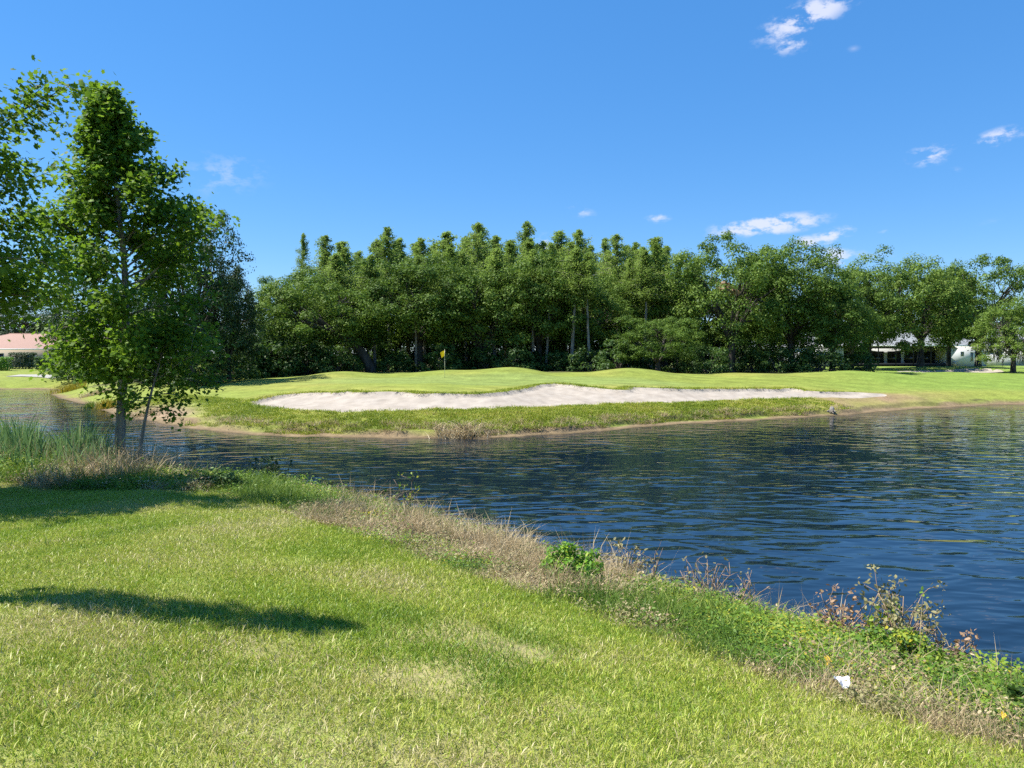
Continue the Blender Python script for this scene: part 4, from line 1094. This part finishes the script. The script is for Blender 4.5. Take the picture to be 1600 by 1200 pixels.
twig_plant(640, 748, 'spindly seedling with a few pale leaves over the dark water in mid bank', 1, 160, 'weed_broad', 'seedling', nb=7, spread=.35)
twig_plant(985, 855, 'low brown twiggy weed just right of the bright green bush', 2, 420, 'dull_leaf', nb=13, spread=.7)
twig_plant(1022, 866, 'thin bare twig weed second right of the bright green bush', 3, 40, 'dull_leaf', nb=6, spread=.3)
twig_plant(1085, 885, 'small bare twigs on the bank edge halfway to the right', 4, 60, 'dull_leaf', nb=7)
twig_plant(1110, 880, 'branching bare weed on the bank edge above the broad weeds', 5, 60, 'dull_leaf', nb=8)
twig_plant(1155, 905, 'pale bare twigs leaning right over the water', 6, 30, 'dull_leaf', lean=(.5, 0), nb=7, spread=.4)
twig_plant(1318, 938, 'brown withered weed left of the tallest withered weed', 7, 520, 'dead_leaf', nb=12, spread=.7)
twig_plant(1415, 936, 'tallest withered weed of the bank with a bushy brown top', 8, 900, 'dull_leaf', lean=(.12, 0), nb=13, spread=.6)
twig_plant(1388, 958, 'short green weed beside the tallest withered weed', 9, 420, 'weed_broad', nb=9)
twig_plant(1482, 992, 'withered weed leaning right, rightmost of the withered weeds', 10, 260, 'dead_leaf', lean=(.3, 0), nb=8)
twig_plant(425, 722, 'dark leafy weed in the shade where the water meets the bank', 11, 900, 'dark_leaf', 'leafy_weed', nb=14, spread=.6)
twig_plant(465, 748, 'small yellow green sprout at the bend of the bank', 12, 220, 'bright_leaf', 'leafy_weed', nb=8)


def leafy_bush(u, v, wpx, hpx, label, seed, mat, n=60, per=80, leaf=.042):
    c = ground_hit(u, v); W, H = wpx / FPX * c[1] / 2, hpx / FPX * c[1]
    return plant('leafy_bush', c, meshes(make_shrub(seed, H=H, R=W, nclump=n, per=per, leaf=leaf, shape=OVAL), M['twig'], M[mat]), label, 'bush', names=('stem', 'foliage'))


leafy_bush(893, 912, 100, 62, 'bright green leafy bush standing out from the dry bank weeds', 21, 'bright_leaf')
leafy_bush(1392, 1048, 150, 62, 'spreading mound of green broad leaved weeds below the tallest withered weed', 22, 'weed_broad', 70, 90, .034)
leafy_bush(575, 785, 60, 22, 'low rounded tuft of green weeds by the dark water', 23, 'weed_green', 26, 60, .05)
leafy_bush(1590, 1120, 60, 50, 'dark green weeds at the right edge of the bank', 24, 'shrub_leaf', 30, 50, .05)
for k, (u, v, w_, h_) in enumerate([(30, 741, 150, 26), (105, 741, 120, 26), (165, 746, 90, 34), (230, 752, 110, 30), (290, 758, 100, 26), (345, 764, 80, 20)]):
    leafy_bush(u, v, w_, h_, ['low bush at the foot of the reeds, at the left edge', 'low bush at the foot of the reeds, left of the gum trunk', 'dark bush at the foot of the slim tall tree', 'dark shaded bush right of the slim tall tree',
               'dark shaded weeds halfway between the slim tree and the dry weeds', 'shaded weeds where the dry bank weeds begin'][k], 30 + k, 'weed_broad' if k < 3 else 'shrub_leaf', 40, 70, .055)

# yellow fallen leaves and a white scrap
M['yellow_leaf'] = leaf_material('yellow_leaf', [(0, (.62, .36, .02)), (1, (.75, .52, .05))], .3, (.7, .45, .02), obj_var=.2)
for k, (u, v) in enumerate([(1295, 1060), (1494, 1046), (1460, 1076), (1598, 1085), (1570, 1152), (1322, 1036)]):
    c = ground_hit(u, v); rng = np.random.default_rng(k); g = Geo()
    leaves(g, rng, rng.normal(0, .012, (4, 3)), rng.normal(0, .5, (4, 3)) + np.array([0, -.5, 1]), .05, rng.random(4), OVAL)
    o = g.obj('yellow_leaf', M['yellow_leaf']); o.location = (c[0], c[1], c[2] + .13)
    tag(o, ['yellow leaf among weeds just above the left end of the white scrap', 'yellow leaf in the weeds below the rightmost withered weed', 'yellow leaf in the weeds between the white scrap and the right edge',
            'yellow leaf in the weeds at the right edge, highest of the right edge ones', 'yellow leaf in the lower right corner of the weeds', 'yellow leaf topmost among the weeds above the white scrap'][k], 'leaf', 'yellow leaves on the bank weeds')
c = ground_hit(1313, 1086); rng = np.random.default_rng(2); nn_ = 13
uu, vv_ = np.meshgrid(np.linspace(-1, 1, nn_), np.linspace(-1, 1, 9)); zz_ = .012 * snoise(uu, vv_, 4, 5) + .012
build_o = build('paper_scrap', np.stack([uu.ravel() * .052 * (1 + .15 * np.sin(vv_.ravel() * 3)), vv_.ravel() * .04 * (1 + .2 * np.cos(uu.ravel() * 2.5)), zz_.ravel() + .03 * np.abs(uu.ravel())], -1),
                [np.array([(j * nn_ + i, j * nn_ + i + 1, (j + 1) * nn_ + i + 1, (j + 1) * nn_ + i) for j in range(8) for i in range(nn_ - 1)])], rough_material('white_paper', (.78, .78, .78), (.84, .84, .84), 20, .8, .1), smooth=False)
build_o.location = (c[0], c[1], c[2] + .075); build_o.rotation_euler = (.5, .1, .2); tag(build_o, 'crumpled white scrap of paper at the edge of the weeds', 'litter')
